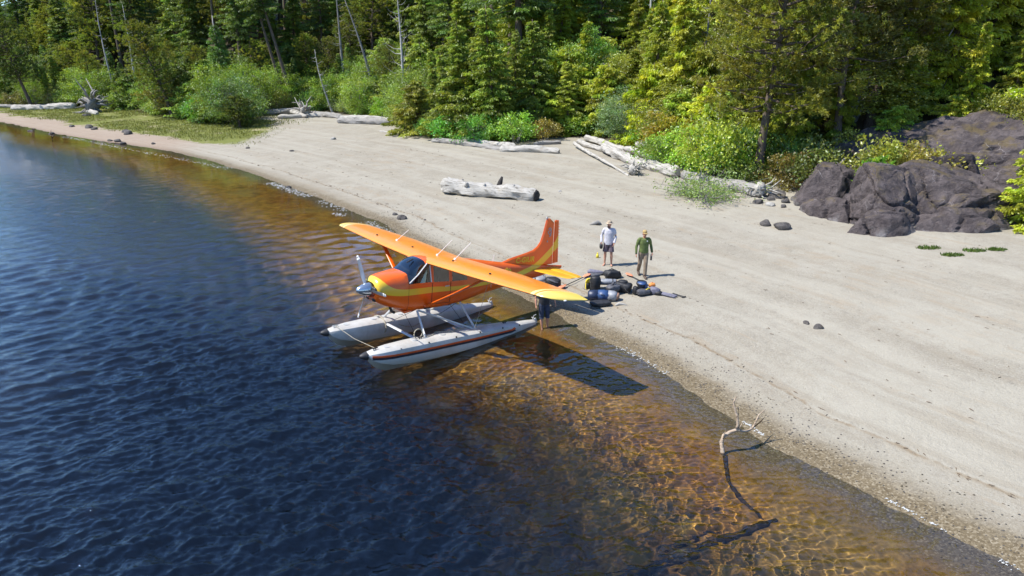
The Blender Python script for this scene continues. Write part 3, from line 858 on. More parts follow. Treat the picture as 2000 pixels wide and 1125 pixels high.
# grey crest on the fin: a hooked ring over a small foot
mb = MB(); R_ = []
for k in range(25):
    a = radians(-60 + k * 17.5 * 1.0); R_.append((-7.30 - .075 * sin(a), .050, 1.33 + .11 * cos(a)))
mb.tube(R_[:20], .016, 6); mb.tube([(-7.37, .05, 1.30), (-7.36, .05, 1.18), (-7.29, .05, 1.14)], .016, 6); mb.ball((-7.31, .05, 1.35), (.03, .008, .035))
pb(mb, 'fin_crest', M['emblem'], fin_o)
mb = MB(); mb.box((-7.23, .05, .98), (.05, .006, .06)); pb(mb, 'fin_mark', M['emblem'], fin_o)

# floats
def build_float(s):
    Y0 = s * 1.13
    stn = [  # aft x, keel z, chine z, deck edge z, deck crown z, half width
        (.30, -1.50, -1.50, -1.50, -1.49, .10), (.18, -1.72, -1.60, -1.49, -1.42, .19), (-.05, -1.93, -1.71, -1.49, -1.375, .27), (-.4, -2.06, -1.79, -1.48, -1.335, .335), (-1.0, -2.10, -1.83, -1.46, -1.30, .37),
        (-1.8, -2.08, -1.82, -1.44, -1.275, .385), (-2.6, -2.04, -1.79, -1.42, -1.26, .385), (-3.25, -2.0, -1.75, -1.41, -1.255, .38), (-3.27, -1.90, -1.74, -1.41, -1.255, .38),
        (-4.0, -1.80, -1.67, -1.40, -1.26, .35), (-4.7, -1.69, -1.59, -1.40, -1.275, .29), (-5.3, -1.60, -1.53, -1.41, -1.30, .22), (-5.85, -1.51, -1.47, -1.42, -1.33, .14)]
    rings = []
    for x, k, c, e, d, w in stn:
        w *= .90
        h = [(0, k), (.5 * w, k + (c - k) * .62), (.97 * w, c), (w * 1.0, c + .02), (w * .985, e), (.90 * w, e + (d - e) * .55), (.62 * w, e + (d - e) * .9), (0, d)]
        rings.append([(x, Y0 + p[0], p[1]) for p in h] + [(x, Y0 - p[0], p[1]) for p in h[-2:0:-1]])
    mb = MB(); mb.loft(rings)
    f = pb(mb, 'float', M['float'], auto=radians(28))
    f.cycles.is_caustics_receiver = True
    mb = MB(); nose = [(.275, -1.535, .135, .12), (.38, -1.53, .10, .085), (.46, -1.525, .05, .045), (.485, -1.52, .01, .01)]
    mb.loft([[(x, Y0 + cos(a) * ry, z + .02 + sin(a) * rz) for a in [2 * pi * k / 14 for k in range(14)]] for x, z, ry, rz in nose]); pb(mb, 'bow_bumper', M['black'], f)
    for nm, mat, z0, hh in (('orange_stripe', M['stripe_o'], -.010, .030), ('navy_stripe', M['stripe_k'], -.065, .034)):
        for side in (s,):
            mb = MB(); up_ = []; lw = []
            for x, k, c, e, d, w in stn[1:11]:
                yy = Y0 + side * (w * .90 * .9965 + .004)
                ee = e + (c - e) * .12
                up_.append((x, yy, ee + z0 + hh)); lw.append((x, yy + side * .0, ee + z0 - hh))
            up_.append((-4.82, Y0 + side * .253, -1.40 + z0 + hh + .02)); lw.append((-4.90, Y0 + side * .247, -1.40 + z0 - hh + .02))
            th = .003
            mb.loft([[a, b, (b[0], b[1] - side * .01, b[2]), (a[0], a[1] - side * .01, a[2])] for a, b in zip(up_, lw)])
            pb(mb, nm, mat, f, smooth=False)
    # deck: centre seam, hatch covers, cleats, pump caps
    for xx in (-.35, -1.25, -2.2, -3.1, -4.0, -4.75):
        w = float(np.interp(-xx, [0, .4, 1.8, 4, 5.3], [.27, .335, .385, .35, .22])); dz = float(np.interp(-xx, [0, 1, 2.6, 4, 5.85], [-1.375, -1.30, -1.26, -1.26, -1.33]))
        mb = MB(); mb.tube([(xx, Y0, dz - .01), (xx, Y0, dz + .012)], .10, 14); pb(mb, 'hatch_cover', M['silver'], f)
        mb = MB(); mb.tube([(xx - .3, Y0 + s * w * .8, dz - .06), (xx - .3, Y0 + s * w * .8, dz - .02)], .022, 8); pb(mb, 'pump_cap', M['black'], f)
    for xx in (.02, -1.45, -4.6):
        dz = float(np.interp(-xx, [-.1, 0, 1, 2.6, 4, 5.85], [-1.40, -1.375, -1.30, -1.26, -1.26, -1.33]))
        mb = MB(); mb.tube([(xx - .09, Y0, dz + .05), (xx + .09, Y0, dz + .05)], .016, 6); mb.tube([(xx - .03, Y0, dz - .01), (xx - .03, Y0, dz + .05)], .014, 6); mb.tube([(xx + .03, Y0, dz - .01), (xx + .03, Y0, dz + .05)], .014, 6); pb(mb, 'cleat', M['black'] if s > 0 else M['silver'], f)
    # water rudder folded up at the stern
    mb = MB(); mb.box((-5.93, Y0, -1.40), (.16, .03, .22), (0, .5, 0), bev=.008); mb.tube([(-5.8, Y0, -1.32), (-5.86, Y0, -1.18), (-5.95, Y0, -1.16)], .012, 6); mb.tube([(-5.84, Y0 - .09, -1.26), (-5.84, Y0 + .09, -1.26)], .010, 6); pb(mb, 'water_rudder', M['silver'], f)
    return f


fl = {s: build_float(s) for s in (1, -1)}
# undercarriage struts
for s in (1, -1):
    for (a, b, r, nm) in (((-1.72, s * .50, -.66), (-1.62, s * 1.13, -1.29), .042, 'front_float_strut'), ((-3.30, s * .46, -.60), (-3.42, s * 1.13, -1.27), .040, 'rear_float_strut'),
                          ((-1.78, s * .48, -.67), (-3.32, s * 1.10, -1.26), .034, 'diagonal_float_strut')):
        mb = MB(); mb.tube([a, b], r, 10, flat=.55, up=(1, 0, .2)); t = pb(mb, nm, M['silver'])
        mb = MB(); mb.box((b[0], b[1], b[2] - .0), (.16, .10, .05), bev=.01); pb(mb, 'strut_foot', M['silver'], t)
for xx, nm in ((-1.55, 'front_spreader_bar'), (-3.42, 'rear_spreader_bar')):
    mb = MB(); mb.tube([(xx, -.80, -1.42), (xx, .80, -1.42)], .062, 10, flat=.6); pb(mb, nm, M['silver'])
for a, b in (((-1.7, .4, -.68), (-1.56, -.8, -1.38)), ((-1.7, -.4, -.68), (-1.56, .8, -1.38)), ((-3.3, .36, -.63), (-3.42, -.8, -1.38)), ((-3.3, -.36, -.63), (-3.42, .8, -1.38))):
    mb = MB(); mb.tube([a, b], .007, 5); pb(mb, 'bracing_wire', M['black'])
for s in (1, -1):
    mb = MB(); mb.tube([(-2.9, s * 2.25, .66), (-3.1, s * 1.8, -.2), (-3.3, s * 1.25, -1.24)], .006, 5); pb(mb, 'boarding_line', M['rope'])
# mooring ropes
mb = MB(); mb.tube([(.02, -1.13, -1.33), (.02, 0, -1.40), (.02, 1.13, -1.33)], .008, 5); pb(mb, 'bow_line', M['rope'])
mb = MB(); P = [(-1.45, -1.13, -1.26)]
for k in range(1, 22):
    t = k / 21; P.append((-1.45 - 1.9 * t, -1.13 + .40 * sin(pi * t) ** .6, -1.27 - .30 * sin(pi * t) + .03 * sin(9 * t)))
mb.tube(P, .016, 6); mb.tube([(-1.47, -1.13 + .40 * sin(a), -1.52 + .28 * cos(a)) for a in np.linspace(0, 2 * pi, 18)], .018, 6); pb(mb, 'mooring_rope', M['rope'])
mb = MB(); P = []
for k in range(40):
    t = k / 39; P.append((-1.5 - 1.5 * t + .05 * sin(17 * t), 1.13 - .10 + .10 * sin(11 * t), float(np.interp(1.5 + 1.5 * t, [1, 2.6, 4], [-1.30, -1.26, -1.26])) + .02))
mb.tube(P, .014, 6)
mb.tube([(-1.42 + .14 * sin(a), 1.05, -1.16 + .14 * cos(a)) for a in np.linspace(0, 2 * pi, 16)], .016, 6); pb(mb, 'mooring_rope', M['rope'])

# ------------------------------------------------------------------ vegetation
def foliage_mat(name='foliage', gloss=.03):
    m, nt = new_mat(name)
    oi = N(nt, 'ObjectInfo'); tint = N(nt, 'Attribute', attribute_name='tint').outputs['Fac']
    hs = N(nt, 'Attribute', attribute_name='hue').outputs['Fac']
    c = mixc(nt, 1.0, oi.outputs['Color'], N(nt, 'CombineXYZ', {0: tint, 1: tint, 2: tint}).outputs[0], 'MULTIPLY')
    hsv = N(nt, 'HueSaturation', {'Hue': hs, 'Saturation': 1.0, 'Value': 1.0, 'Color': c}).outputs[0]
    d = N(nt, 'BsdfDiffuse', {0: hsv}); t = N(nt, 'BsdfTranslucent', {0: mixc(nt, 1.0, hsv, (1.25, 1.2, .6), 'MULTIPLY')})
    gl = N(nt, 'BsdfGlossy', {0: (.9, .95, 1, 1), 'Roughness': .42})
    a = N(nt, 'MixShader', {0: .40, 1: d.outputs[0], 2: t.outputs[0]})
    b = N(nt, 'MixShader', {0: gloss, 1: a.outputs[0], 2: gl.outputs[0]})
    N(nt, 'OutputMaterial', {0: b.outputs[0]})
    return m


def bark_mat(name, c1, c2, scale=5.0):
    m, nt = new_mat(name)
    tc = N(nt, 'TexCoord').outputs['Object']
    f = noise(nt, N(nt, 'Mapping', {0: tc, 3: (3, 3, .35)}).outputs[0], scale, 6, .7)
    col = mixc(nt, sstep(nt, f, .32, .68), c1, c2)
    col = mixc(nt, mth(nt, 'MULTIPLY', sstep(nt, noise(nt, tc, .9, 4), .5, .7), .5), col, (.10, .10, .06))
    bmp = N(nt, 'Bump', {'Height': f, 'Strength': .7, 'Distance': .04})
    b = N(nt, 'BsdfPrincipled', {'Base Color': col, 'Roughness': .9, 'Normal': bmp.outputs[0], 'Specular IOR Level': .2})
    N(nt, 'OutputMaterial', {0: b.outputs[0]})
    return m


M['leaf'] = foliage_mat('foliage'); M['shiny_leaf'] = foliage_mat('broad_leaf', .045)
M['bark'] = bark_mat('conifer_bark', (.085, .06, .045), (.17, .135, .105))
M['grey_bark'] = bark_mat('grey_bark', (.16, .15, .14), (.34, .32, .295))
M['bleached'] = bark_mat('bleached_wood', (.30, .285, .265), (.55, .53, .50))
M['pale_bark'] = bark_mat('pale_bark', (.35, .34, .30), (.62, .60, .55))


def unit(v): return v / np.maximum(np.linalg.norm(v, axis=-1, keepdims=True), 1e-9)


def leaf_mesh(name, C, D, L, W, tint, hue, r, mat):
    n = len(C); D = unit(D); S = unit(np.cross(D, r.normal(size=(n, 3)))); Nn = np.cross(D, S)
    L = L[:, None]; W = W[:, None]; mid = C + D * L * .45 + Nn * W * .12
    V = np.stack([C, mid + S * W * .5, C + D * L, mid - S * W * .5], 1).reshape(-1, 3)
    F = np.arange(4 * n).reshape(n, 4)
    me = np_mesh(name, V, F, False)
    attr_f(me, 'tint', tint, 'FACE'); attr_f(me, 'hue', hue, 'FACE')
    me.materials.append(mat)
    return me


def mb_mesh(mb, name, mat, smooth=True):
    me = bpy.data.meshes.new(name); me.from_pydata(mb.v, [], mb.f); me.materials.append(mat)
    me.polygons.foreach_set('use_smooth', [smooth] * len(me.polygons)); me.update(); return me


def trunk_shape(mb, h, r0, r, bend=.3, seg=9, top=.04):
    pts = []; a = r.uniform(0, 6.28); b = r.uniform(0, 6.28); n = 12
    for i in range(n + 1):
        t = i / n; pts.append((bend * sin(2.2 * t + a) * t, bend * sin(2.7 * t + b) * t, h * t - .3 * (1 - t)))
    rad = [r0 * (1.45 if i == 0 else 1.08 if i == 1 else 1) * (1 - .93 * (i / n) ** .9) + top * .3 for i in range(n + 1)]
    mb.tube(pts, rad, seg)
    return pts


def at_h(pts, z):
    i = min(max(int(np.searchsorted([p[2] for p in pts], z)), 1), len(pts) - 1)
    a, b = pts[i - 1], pts[i]; t = (z - a[2]) / max(b[2] - a[2], 1e-6)
    return np.array([a[k] + (b[k] - a[k]) * t for k in range(3)])


def cedar(seed, h, R, nb=120, base=.02, droop=.34, leaf=(.18, .34), wid=(.065, .115), prof=.75, ragged=.48, bark='bark', per=5, r0=None):
    r = np.random.default_rng(seed); mb = MB(); pts = trunk_shape(mb, h, r0 or .017 * h + .03, r, .02 * h)
    Cs, Ds, Ts, Hs = [], [], [], []
    golden = r.uniform(0, 6)
    for b in range(nb):
        t = base + (.985 - base) * ((b + r.random()) / nb) ** .92
        az = golden + b * 2.39996 + r.normal(0, .35)
        p0 = at_h(pts, h * t); dh = np.array([cos(az), sin(az), 0])
        tt = (t - base) / (1 - base)
        asym = 1 + .30 * sin(az * 2 + golden * 3) * sin(tt * 9 + golden)
        L = asym * R * (1 - tt) ** prof * (.62 + .38 * min(1, tt * 5 + .35)) * r.uniform(1 - ragged, 1 + ragged * .6) + .18
        if r.random() < .07: L *= .45
        dr = droop * r.uniform(.6, 1.35) - .35 * max(0, tt - .75)
        bt = r.uniform(.55, 1.3); bh = .5 + r.normal(0, .012)
        nt_ = int(4 + L * 8.5); ti = np.sort(r.uniform(.12, 1, nt_))
        P = p0 + np.outer(ti * L, dh) + np.outer((-dr * ti + .20 * dr * ti ** 3) * L, [0, 0, 1])
        if L > .9: mb.tube([tuple(p0), tuple(p0 + dh * L * .5 + np.array([0, 0, -dr * L * .47])), tuple(p0 + dh * L + np.array([0, 0, -dr * L * .8]))], [.012 + .014 * L, .010 + .006 * L, .004], 4, cap=False)
        for sgn in (-1, 1):
            an = az + sgn * r.uniform(.45, 1.15, nt_); tl = .10 + .26 * L * (1.05 - ti) + r.uniform(0, .12, nt_)
            td = np.stack([np.cos(an), np.sin(an), r.uniform(-.75, -.1, nt_)], 1)
            for k in range(per):
                fk = (k + r.uniform(0, 1, nt_)) / per
                c = P + td * (tl * fk)[:, None] + r.normal(0, .035, (nt_, 3))
                d = td * .7 + dh * .35 + np.array([0, 0, -.55]) + r.normal(0, .42, (nt_, 3))
                Cs.append(c); Ds.append(d); Ts.append(bt * r.uniform(.72, 1.25, nt_)); Hs.append(np.full(nt_, bh) + r.normal(0, .006, nt_))
    C = np.concatenate(Cs); n = len(C)
    crown = leaf_mesh('crown', C, np.concatenate(Ds), r.uniform(*leaf, n), r.uniform(*wid, n), np.concatenate(Ts), np.concatenate(Hs), r, M['leaf'])
    return mb_mesh(mb, 'trunk', M[bark]), crown


def pine(seed, h, R, base=.3, nb=46, tufts=13, needles=32, flatc=1.0, bark='bark', nl=.24):
    r = np.random.default_rng(seed); mb = MB(); pts = trunk_shape(mb, h, .016 * h + .06, r, .05 * h)
    Cs, Ds, Ts, Hs = [], [], [], []
    for b in range(nb):
        t = base + (1 - base) * ((b + r.random()) / nb); tt = (t - base) / (1 - base); az = b * 2.4 + r.normal(0, .5)
        L = R * (.35 + .65 * sin(pi * min(1, .22 + tt * .80)) ** .8) * r.uniform(.55, 1.15) * (1 if tt < .85 else .6)
        p0 = at_h(pts, h * t * .985); rise = r.uniform(-.05, .35) + .35 * tt
        dh = np.array([cos(az), sin(az), rise * flatc]); e = p0 + dh * L
        midp = p0 + dh * L * .5 + np.array([r.normal(0, .1), r.normal(0, .1), -.08 * L])
        mb.tube([tuple(p0), tuple(midp), tuple(e)], [.02 + .018 * L, .014 + .008 * L, .008], 5, cap=False)
        bt = r.uniform(.55, 1.3); bh = .5 + r.normal(0, .016)
        nt_ = int(tufts * (.5 + L / R))
        for k in range(nt_):
            f = r.uniform(.35, 1.02); pc = p0 + (midp - p0) * min(1, f * 2) if f < .5 else midp + (e - midp) * (f * 2 - 1)
            sc = .30 * L * (1.25 - f) + .12
            c0 = pc + np.array([r.normal(0, sc), r.normal(0, sc), r.normal(.10, sc * .5)])
            ax = unit((c0 - p0) * np.array([1, 1, .6]) + np.array([0, 0, .45]) + r.normal(0, .2, 3))
            d = unit(r.normal(size=(needles, 3)) * .75 + ax); off = r.uniform(0, .22, (needles, 1)) * ax
            Cs.append(c0 + off + d * .02); Ds.append(d); Ts.append(bt * r.uniform(.7, 1.25, needles)); Hs.append(np.full(needles, bh + r.normal(0, .006)))
    C = np.concatenate(Cs); n = len(C)
    crown = leaf_mesh('crown', C, np.concatenate(Ds), r.uniform(nl * .7, nl * 1.25, n), r.uniform(.04, .065, n), np.concatenate(Ts), np.concatenate(Hs), r, M['leaf'])
    return mb_mesh(mb, 'trunk', M[bark]), crown


def broadleaf(seed, h, R, stems=7, clusters=230, per=52, leaf=(.11, .19), stem_mat='grey_bark', hollow=.35, spread=.32, low=.12):
    r = np.random.default_rng(seed); mb = MB(); Cs, Ds, Ts, Hs = [], [], [], []
    tips = []
    for s in range(stems):
        az = 2 * pi * s / stems + r.normal(0, .4); q = r.uniform(.25, .8)
        e = np.array([cos(az) * R * q, sin(az) * R * q, h * r.uniform(.6, .95) * (1 - .25 * q)])
        mid = e * np.array([.35, .35, .5]) + r.normal(0, .12, 3)
        b0 = np.array([cos(az), sin(az), 0]) * r.uniform(.05, .2); b0[2] = -.2
        mb.tube([tuple(b0), tuple(mid), tuple(e)], [.02 + .012 * h, .012 + .007 * h, .01], 5, cap=False); tips += [mid, e, (mid + e) / 2]
    for c in range(clusters):
        while True:
            v = r.normal(size=3); v /= np.linalg.norm(v); rad = r.uniform(hollow, 1) ** .6
            lump = 1 + .28 * sin(3.1 * v[0] + seed) * cos(2.7 * v[1] + 2 * seed) + .2 * sin(5 * v[2] + seed + 4 * v[0])
            p = np.array([v[0] * R * rad * lump, v[1] * R * rad * lump, h * (.54 + .46 * v[2] * rad * lump)])
            if p[2] > low * h * r.random(): break
        q = tips[r.integers(len(tips))]
        if r.random() < .25: mb.tube([tuple(q), tuple((q + p) / 2 + r.normal(0, .06, 3)), tuple(p)], [.014, .01, .005], 4, cap=False)
        bt = r.uniform(.6, 1.3); bh = .5 + r.normal(0, .012); sp = spread * r.uniform(.6, 1.3)
        cc = p + r.normal(0, sp, (per, 3)) * np.array([1, 1, .7])
        out = unit(p - np.array([0, 0, h * .4]))
        Cs.append(cc); Ds.append(out * .6 + r.normal(0, .8, (per, 3)) + np.array([0, 0, -.15])); Ts.append(bt * r.uniform(.75, 1.25, per)); Hs.append(np.full(per, bh) + r.normal(0, .006, per))
    C = np.concatenate(Cs); n = len(C); ok = C[:, 2] > -.05
    C, D, T, Hh = C[ok], np.concatenate(Ds)[ok], np.concatenate(Ts)[ok], np.concatenate(Hs)[ok]; n = len(C); L = r.uniform(*leaf, n)
    crown = leaf_mesh('crown', C, D, L, L * r.uniform(.5, .8, n), T, Hh, r, M['shiny_leaf'])
    return mb_mesh(mb, 'trunk', M[stem_mat]), crown


def snag_shape(seed, h, r0, nb=22, bl=1.6, up=.5, bend=.03, start=.25, broken=False):
    r = np.random.default_rng(seed); mb = MB(); pts = trunk_shape(mb, h, r0, r, bend * h, top=(.2 if broken else .03))
    bs = MB()
    for b in range(nb):
        t = start + (.97 - start) * ((b + r.random()) / nb); az = r.uniform(0, 6.28); L = bl * (1.15 - t) * r.uniform(.5, 1.3) + .15
        p0 = at_h(pts, h * t); d = np.array([cos(az), sin(az), 0])
        P = [p0 + d * L * f + np.array([0, 0, L * (-.18 * f + up * f ** 2.2)]) + (r.normal(0, .05 * L, 3) if f > 0 else 0) for f in (0, .35, .7, 1)]
        bs.tube([tuple(p) for p in P], [.022 + .012 * L, .016 + .008 * L, .012, .005], 4, cap=False)
        if r.random() < .5:
            q = P[2]; bs.tube([tuple(q), tuple(q + d * L * .25 + r.normal(0, .18 * L, 3))], [.01, .004], 4, cap=False)
    return mb, bs


def place(kind_name, meshes, label, cat, loc, rot=(0, 0, 0), sc=1.0, color=(.1, .15, .02), group=None, names=('trunk', 'crown')):
    t = thing(kind_name, label, cat, loc, rot, group)
    t.scale = (sc, sc, sc) if not isinstance(sc, tuple) else sc
    for nm, me in zip(names, meshes):
        if me is None: continue
        o = bpy.data.objects.new(nm, me); COL.objects.link(o); o.parent = t; o.color = (*[c * LEAF_GAIN for c in color], 1)
    return t


LEAF_GAIN = 3.1
PR = {}
for i in range(4): PR['cedar%d' % i] = cedar(100 + i, 12.0, 2.5, nb=150)
for i in range(2): PR['lowcedar%d' % i] = cedar(120 + i, 5.4, 2.9, nb=120, base=.02, droop=.18, prof=.55, leaf=(.16, .28))
for i in range(3): PR['hemlock%d' % i] = cedar(140 + i, 20.0, 3.0, nb=150, base=.30, droop=.25, prof=.65, ragged=.4, leaf=(.20, .36), per=4)
for i in range(2): PR['tallbare%d' % i] = cedar(150 + i, 23.0, 2.8, nb=80, base=.56, droop=.22, prof=.6, ragged=.45, per=4, r0=.30)
for i in range(3): PR['pine%d' % i] = pine(160 + i, 13.0, 3.3, base=(.30, .22, .35)[i], nb=58, tufts=16)
PR['bigpine'] = pine(170, 15.5, 4.3, base=.26, nb=92, tufts=20, needles=30)
PR['youngpine'] = pine(175, 3.4, 1.05, base=.04, nb=34, tufts=9, needles=34, nl=.15)
PR['conepine'] = cedar(180, 9.5, 2.2, nb=150, droop=-.22, leaf=(.14, .26), wid=(.05, .08), prof=.85, ragged=.15)
for i in range(3): PR['broad%d' % i] = broadleaf(190 + i, 5.4, 3.0)
for i in range(3): PR['bush%d' % i] = broadleaf(200 + i, 1.9, 1.45, stems=6, clusters=75, per=46, leaf=(.09, .16), spread=.22)
PR['sapling'] = cedar(210, 4.6, 1.35, nb=62, droop=.10, leaf=(.14, .24), ragged=.4)
print('protos', sum(len(a.polygons) + len(b.polygons) for a, b in PR.values()))

YEL = (.150, .160, .012); OLV = (.090, .118, .014); HEM = (.050, .075, .012); PIN = (.072, .082, .012); BRI = (.086, .126, .015); BLU = (.056, .092, .023); DRK = (.045, .06, .012)


def at(x, y, dz=0.0): return (x, y, gz(x, y) + dz)


def lean(deg_left, deg_back=0.0, spin=0.0):
    """tilt towards image left (-x), then spin"""
    q = (Matrix.Rotation(radians(-deg_left), 3, 'Y') @ Matrix.Rotation(radians(deg_back), 3, 'X') @ Matrix.Rotation(spin, 3, 'Z'))
    return tuple(q.to_euler())


front = [
 # kind, object name, x, y, scale, lean left, colour, label, category
 ('pine0', 'shore_pine', -80.3, 121, 1.12, 9, DRK, 'dark olive pine leaning left above the white log, farthest left', 'pine tree'),
 ('pine1', 'shore_pine', -45.7, 97, .98, 15, PIN, 'dark leaning pine with bare lower trunk on the grassy spit', 'pine tree'),
 ('conepine', 'young_conifer', -39.3, 98.5, 1.1, 0, (.055, .092, .016), 'dense cone-shaped green conifer behind the broken grey stump', 'conifer tree'),
 ('broad0', 'leafy_shrub', -33.4, 86.6, (1.08, 1.05, 1.05), 0, BLU, 'large blue-green leafy shrub at the end of the grassy spit', 'shrub'),
 ('youngpine', 'pine_bush', -31.6, 83.4, (1.5, 1.4, 1.0), 0, DRK, 'dark needle bush in front of the blue-green shrub', 'bush'),
 ('broad1', 'leafy_shrub', -19.3, 92, (.92, .9, 1.02), 0, (.105, .145, .02), 'round yellow-green shrub behind the weathered log at left end of beach', 'shrub'),
 ('broad2', 'leafy_shrub', -13.4, 85.5, (.62, .6, .85), 0, BLU, 'small blue-green shrub between the dead conifer and the low olive cedars', 'shrub'),
 ('lowcedar0', 'low_cedar', -9.6, 72.3, (1.05, 1.05, 1.0), 0, (.105, .112, .014), 'low wide olive cedar sweeping down to the sand, leftmost of the cedar front', 'cedar tree'),
 ('lowcedar1', 'low_cedar', -6.0, 69.5, (.95, .9, 1.05), 0, (.098, .115, .014), 'low olive cedar spreading beside the half-buried white log', 'cedar tree'),
 ('cedar0', 'cedar_tree', -5.3, 69.3, (1.05, 1.05, .88), -2, OLV, 'olive cedar with drooping branches left of the tallest front cedar', 'cedar tree'),
 ('cedar1', 'cedar_tree', -1.8, 66.9, (1.2, 1.2, .98), 1, OLV, 'tall drooping cedar at the centre of the tree line above the white log', 'cedar tree'),
 ('lowcedar0', 'low_cedar', -1.2, 66.5, (.85, .8, .85), 0, (.10, .12, .014), 'low cedar skirt brushing the sand under the central cedar', 'cedar tree'),
 ('cedar2', 'cedar_tree', 1.9, 69.5, (1.05, 1.05, .86), 0, (.080, .108, .014), 'green cedar just right of the central tall cedar', 'cedar tree'),
 ('lowcedar1', 'low_cedar', 2.0, 67.8, (.62, .6, .72), 0, (.085, .11, .015), 'small low cedar beside the gap in the driftwood', 'cedar tree'),
 ('broad0', 'leafy_tree', 4.7, 73.5, (1.10, 1.05, 1.22), 0, BRI, 'bright green rounded leafy tree over a dark hollow behind the beach', 'broadleaf tree'),
 ('broad2', 'leafy_tree', 8.3, 74.5, (.95, .9, 1.2), 0, (.075, .14, .02), 'leafy green tree right of the bright rounded one', 'broadleaf tree'),
 ('broad1', 'grey_green_shrub', 9.7, 62.6, (.88, .85, .80), 0, (.070, .105, .040), 'grey-green shrub behind the big driftwood pile', 'shrub'),
 ('cedar3', 'cedar_tree', 12.3, 63.5, .95, -2, (.125, .140, .012), 'yellow-green cedar behind the grey-green shrub', 'cedar tree'),
 ('cedar0', 'cedar_tree', 13.7, 58.5, 1.0, 2, YEL, 'bright yellow-green cedar above the pale birch-like sapling', 'cedar tree'),
 ('lowcedar1', 'low_cedar', 12.6, 54.6, (.9, .9, .95), 0, (.12, .15, .014), 'low yellow-green cedar at the right end of the driftwood pile', 'cedar tree'),
 ('lowcedar0', 'low_cedar', 14.6, 50.0, (.8, .8, .95), 0, (.11, .145, .016), 'low bright cedar behind the pale birch-like sapling', 'cedar tree'),
 ('bigpine', 'tall_pine', 15.2, 43.4, 1.0, 0, (.088, .090, .011), 'big brown-olive pine with dark trunk beside the creek stones', 'pine tree'),
 ('cedar2', 'cedar_tree', 16.3, 52.5, .95, 0, (.13, .135, .012), 'yellowish cedar behind the big brown-olive pine, to its left', 'cedar tree'),
 ('pine2', 'dark_pine', 20.6, 45.0, 1.12, 0, (.050, .052, .010), 'dark shaded pine right of the big brown-olive pine', 'pine tree'),  # shadow put into the leaf colour of this pine and the next
 ('pine0', 'dark_pine', 23.4, 47.0, 1.16, -4, (.062, .058, .010), 'second dark pine between the shaded pine and the yellow cedars', 'pine tree'),
 ('cedar1', 'dark_cedar', 18.6, 47.0, .72, 0, (.040, .058, .010), 'dark low cedar filling the hollow behind the creek', 'cedar tree'),
 ('youngpine', 'young_pine', 18.0, 34.6, (.72, .72, .75), 0, (.095, .17, .018), 'small bright green pine growing out of the rocks', 'pine tree'),
 ('cedar3', 'cedar_tree', 29.0, 48.5, 1.1, 0, YEL, 'yellow-green cedar with thin visible trunk left of the rock summit', 'cedar tree'),
 ('cedar0', 'cedar_tree', 32.8, 50.5, 1.12, 2, YEL, 'tall yellow-green cedar above the top of the rock outcrop', 'cedar tree'),
 ('cedar2', 'cedar_tree', 36.0, 49.0, 1.15, 0, (.155, .165, .012), 'yellow-green cedar at the right edge above the rock', 'cedar tree'),
 ('sapling', 'cedar_sapling', 22.9, 30.6, (1.0, 1.0, .88), 0, (.145, .165, .014), 'yellow-green sapling in front of the rocks at the right edge', 'sapling'),
 ('sapling', 'cedar_sapling', 24.6, 32.0, (1.2, 1.2, 1.05), 0, YEL, 'taller yellow-green sapling cut by the right edge beside the rocks', 'sapling'),
 ('sapling', 'cedar_sapling', 19.4, 36.3, (.6, .6, .62), 0, YEL, 'thin yellow sapling in the cleft between upper and lower rock', 'sapling'),
 ('lowcedar1', 'low_cedar', 23.2, 43.2, (.75, .7, .75), 0, (.10, .135, .012), 'bushy green cedar behind the left shoulder of the rock outcrop', 'cedar tree'),
 ('lowcedar0', 'low_cedar', 27.2, 44.2, (.7, .7, .7), 0, YEL, 'bushy yellow-green cedar along the crest of the rock outcrop', 'cedar tree'),
 ('lowcedar1', 'low_cedar', 31.0, 44.0, (.7, .7, .62), 0, (.14, .13, .012), 'low rusty-green cedar on the crest, right of the bushy yellow one', 'cedar tree'),
 ('tallbare0', 'leaning_conifer', -32.0, 103.6, 1.0, 13, HEM, 'tall leaning conifer with bare grey trunk, left of the leaning pair', 'conifer tree'),
 ('tallbare1', 'leaning_conifer', -30.9, 103.0, 1.05, 11, HEM, 'tall leaning conifer with bare brown trunk, right of the leaning pair', 'conifer tree'),
]
for i, (k, nm, x, y, sc, ln, colr, lab, cat) in enumerate(front):
    place(nm, PR[k], lab, cat, at(x, y, -.08), lean(ln, 0, i * 1.7), sc, colr)

# bare standing trees
def snag(name, label, x, y, h, r0, ln=0, mat='bleached', **kw):
    mb, bs = snag_shape(len(label), h, r0, **kw)
    t = thing(name, label, 'dead tree', at(x, y, -.1), lean(ln, 0, 0))
    o = obj('trunk', mb_mesh(mb, 'trunk', M[mat]), None, t)
    if bs.v: o2 = obj('bare_branches', mb_mesh(bs, 'bare_branches', M[mat]), None, t); o2['kind'] = 'stuff'
    return t


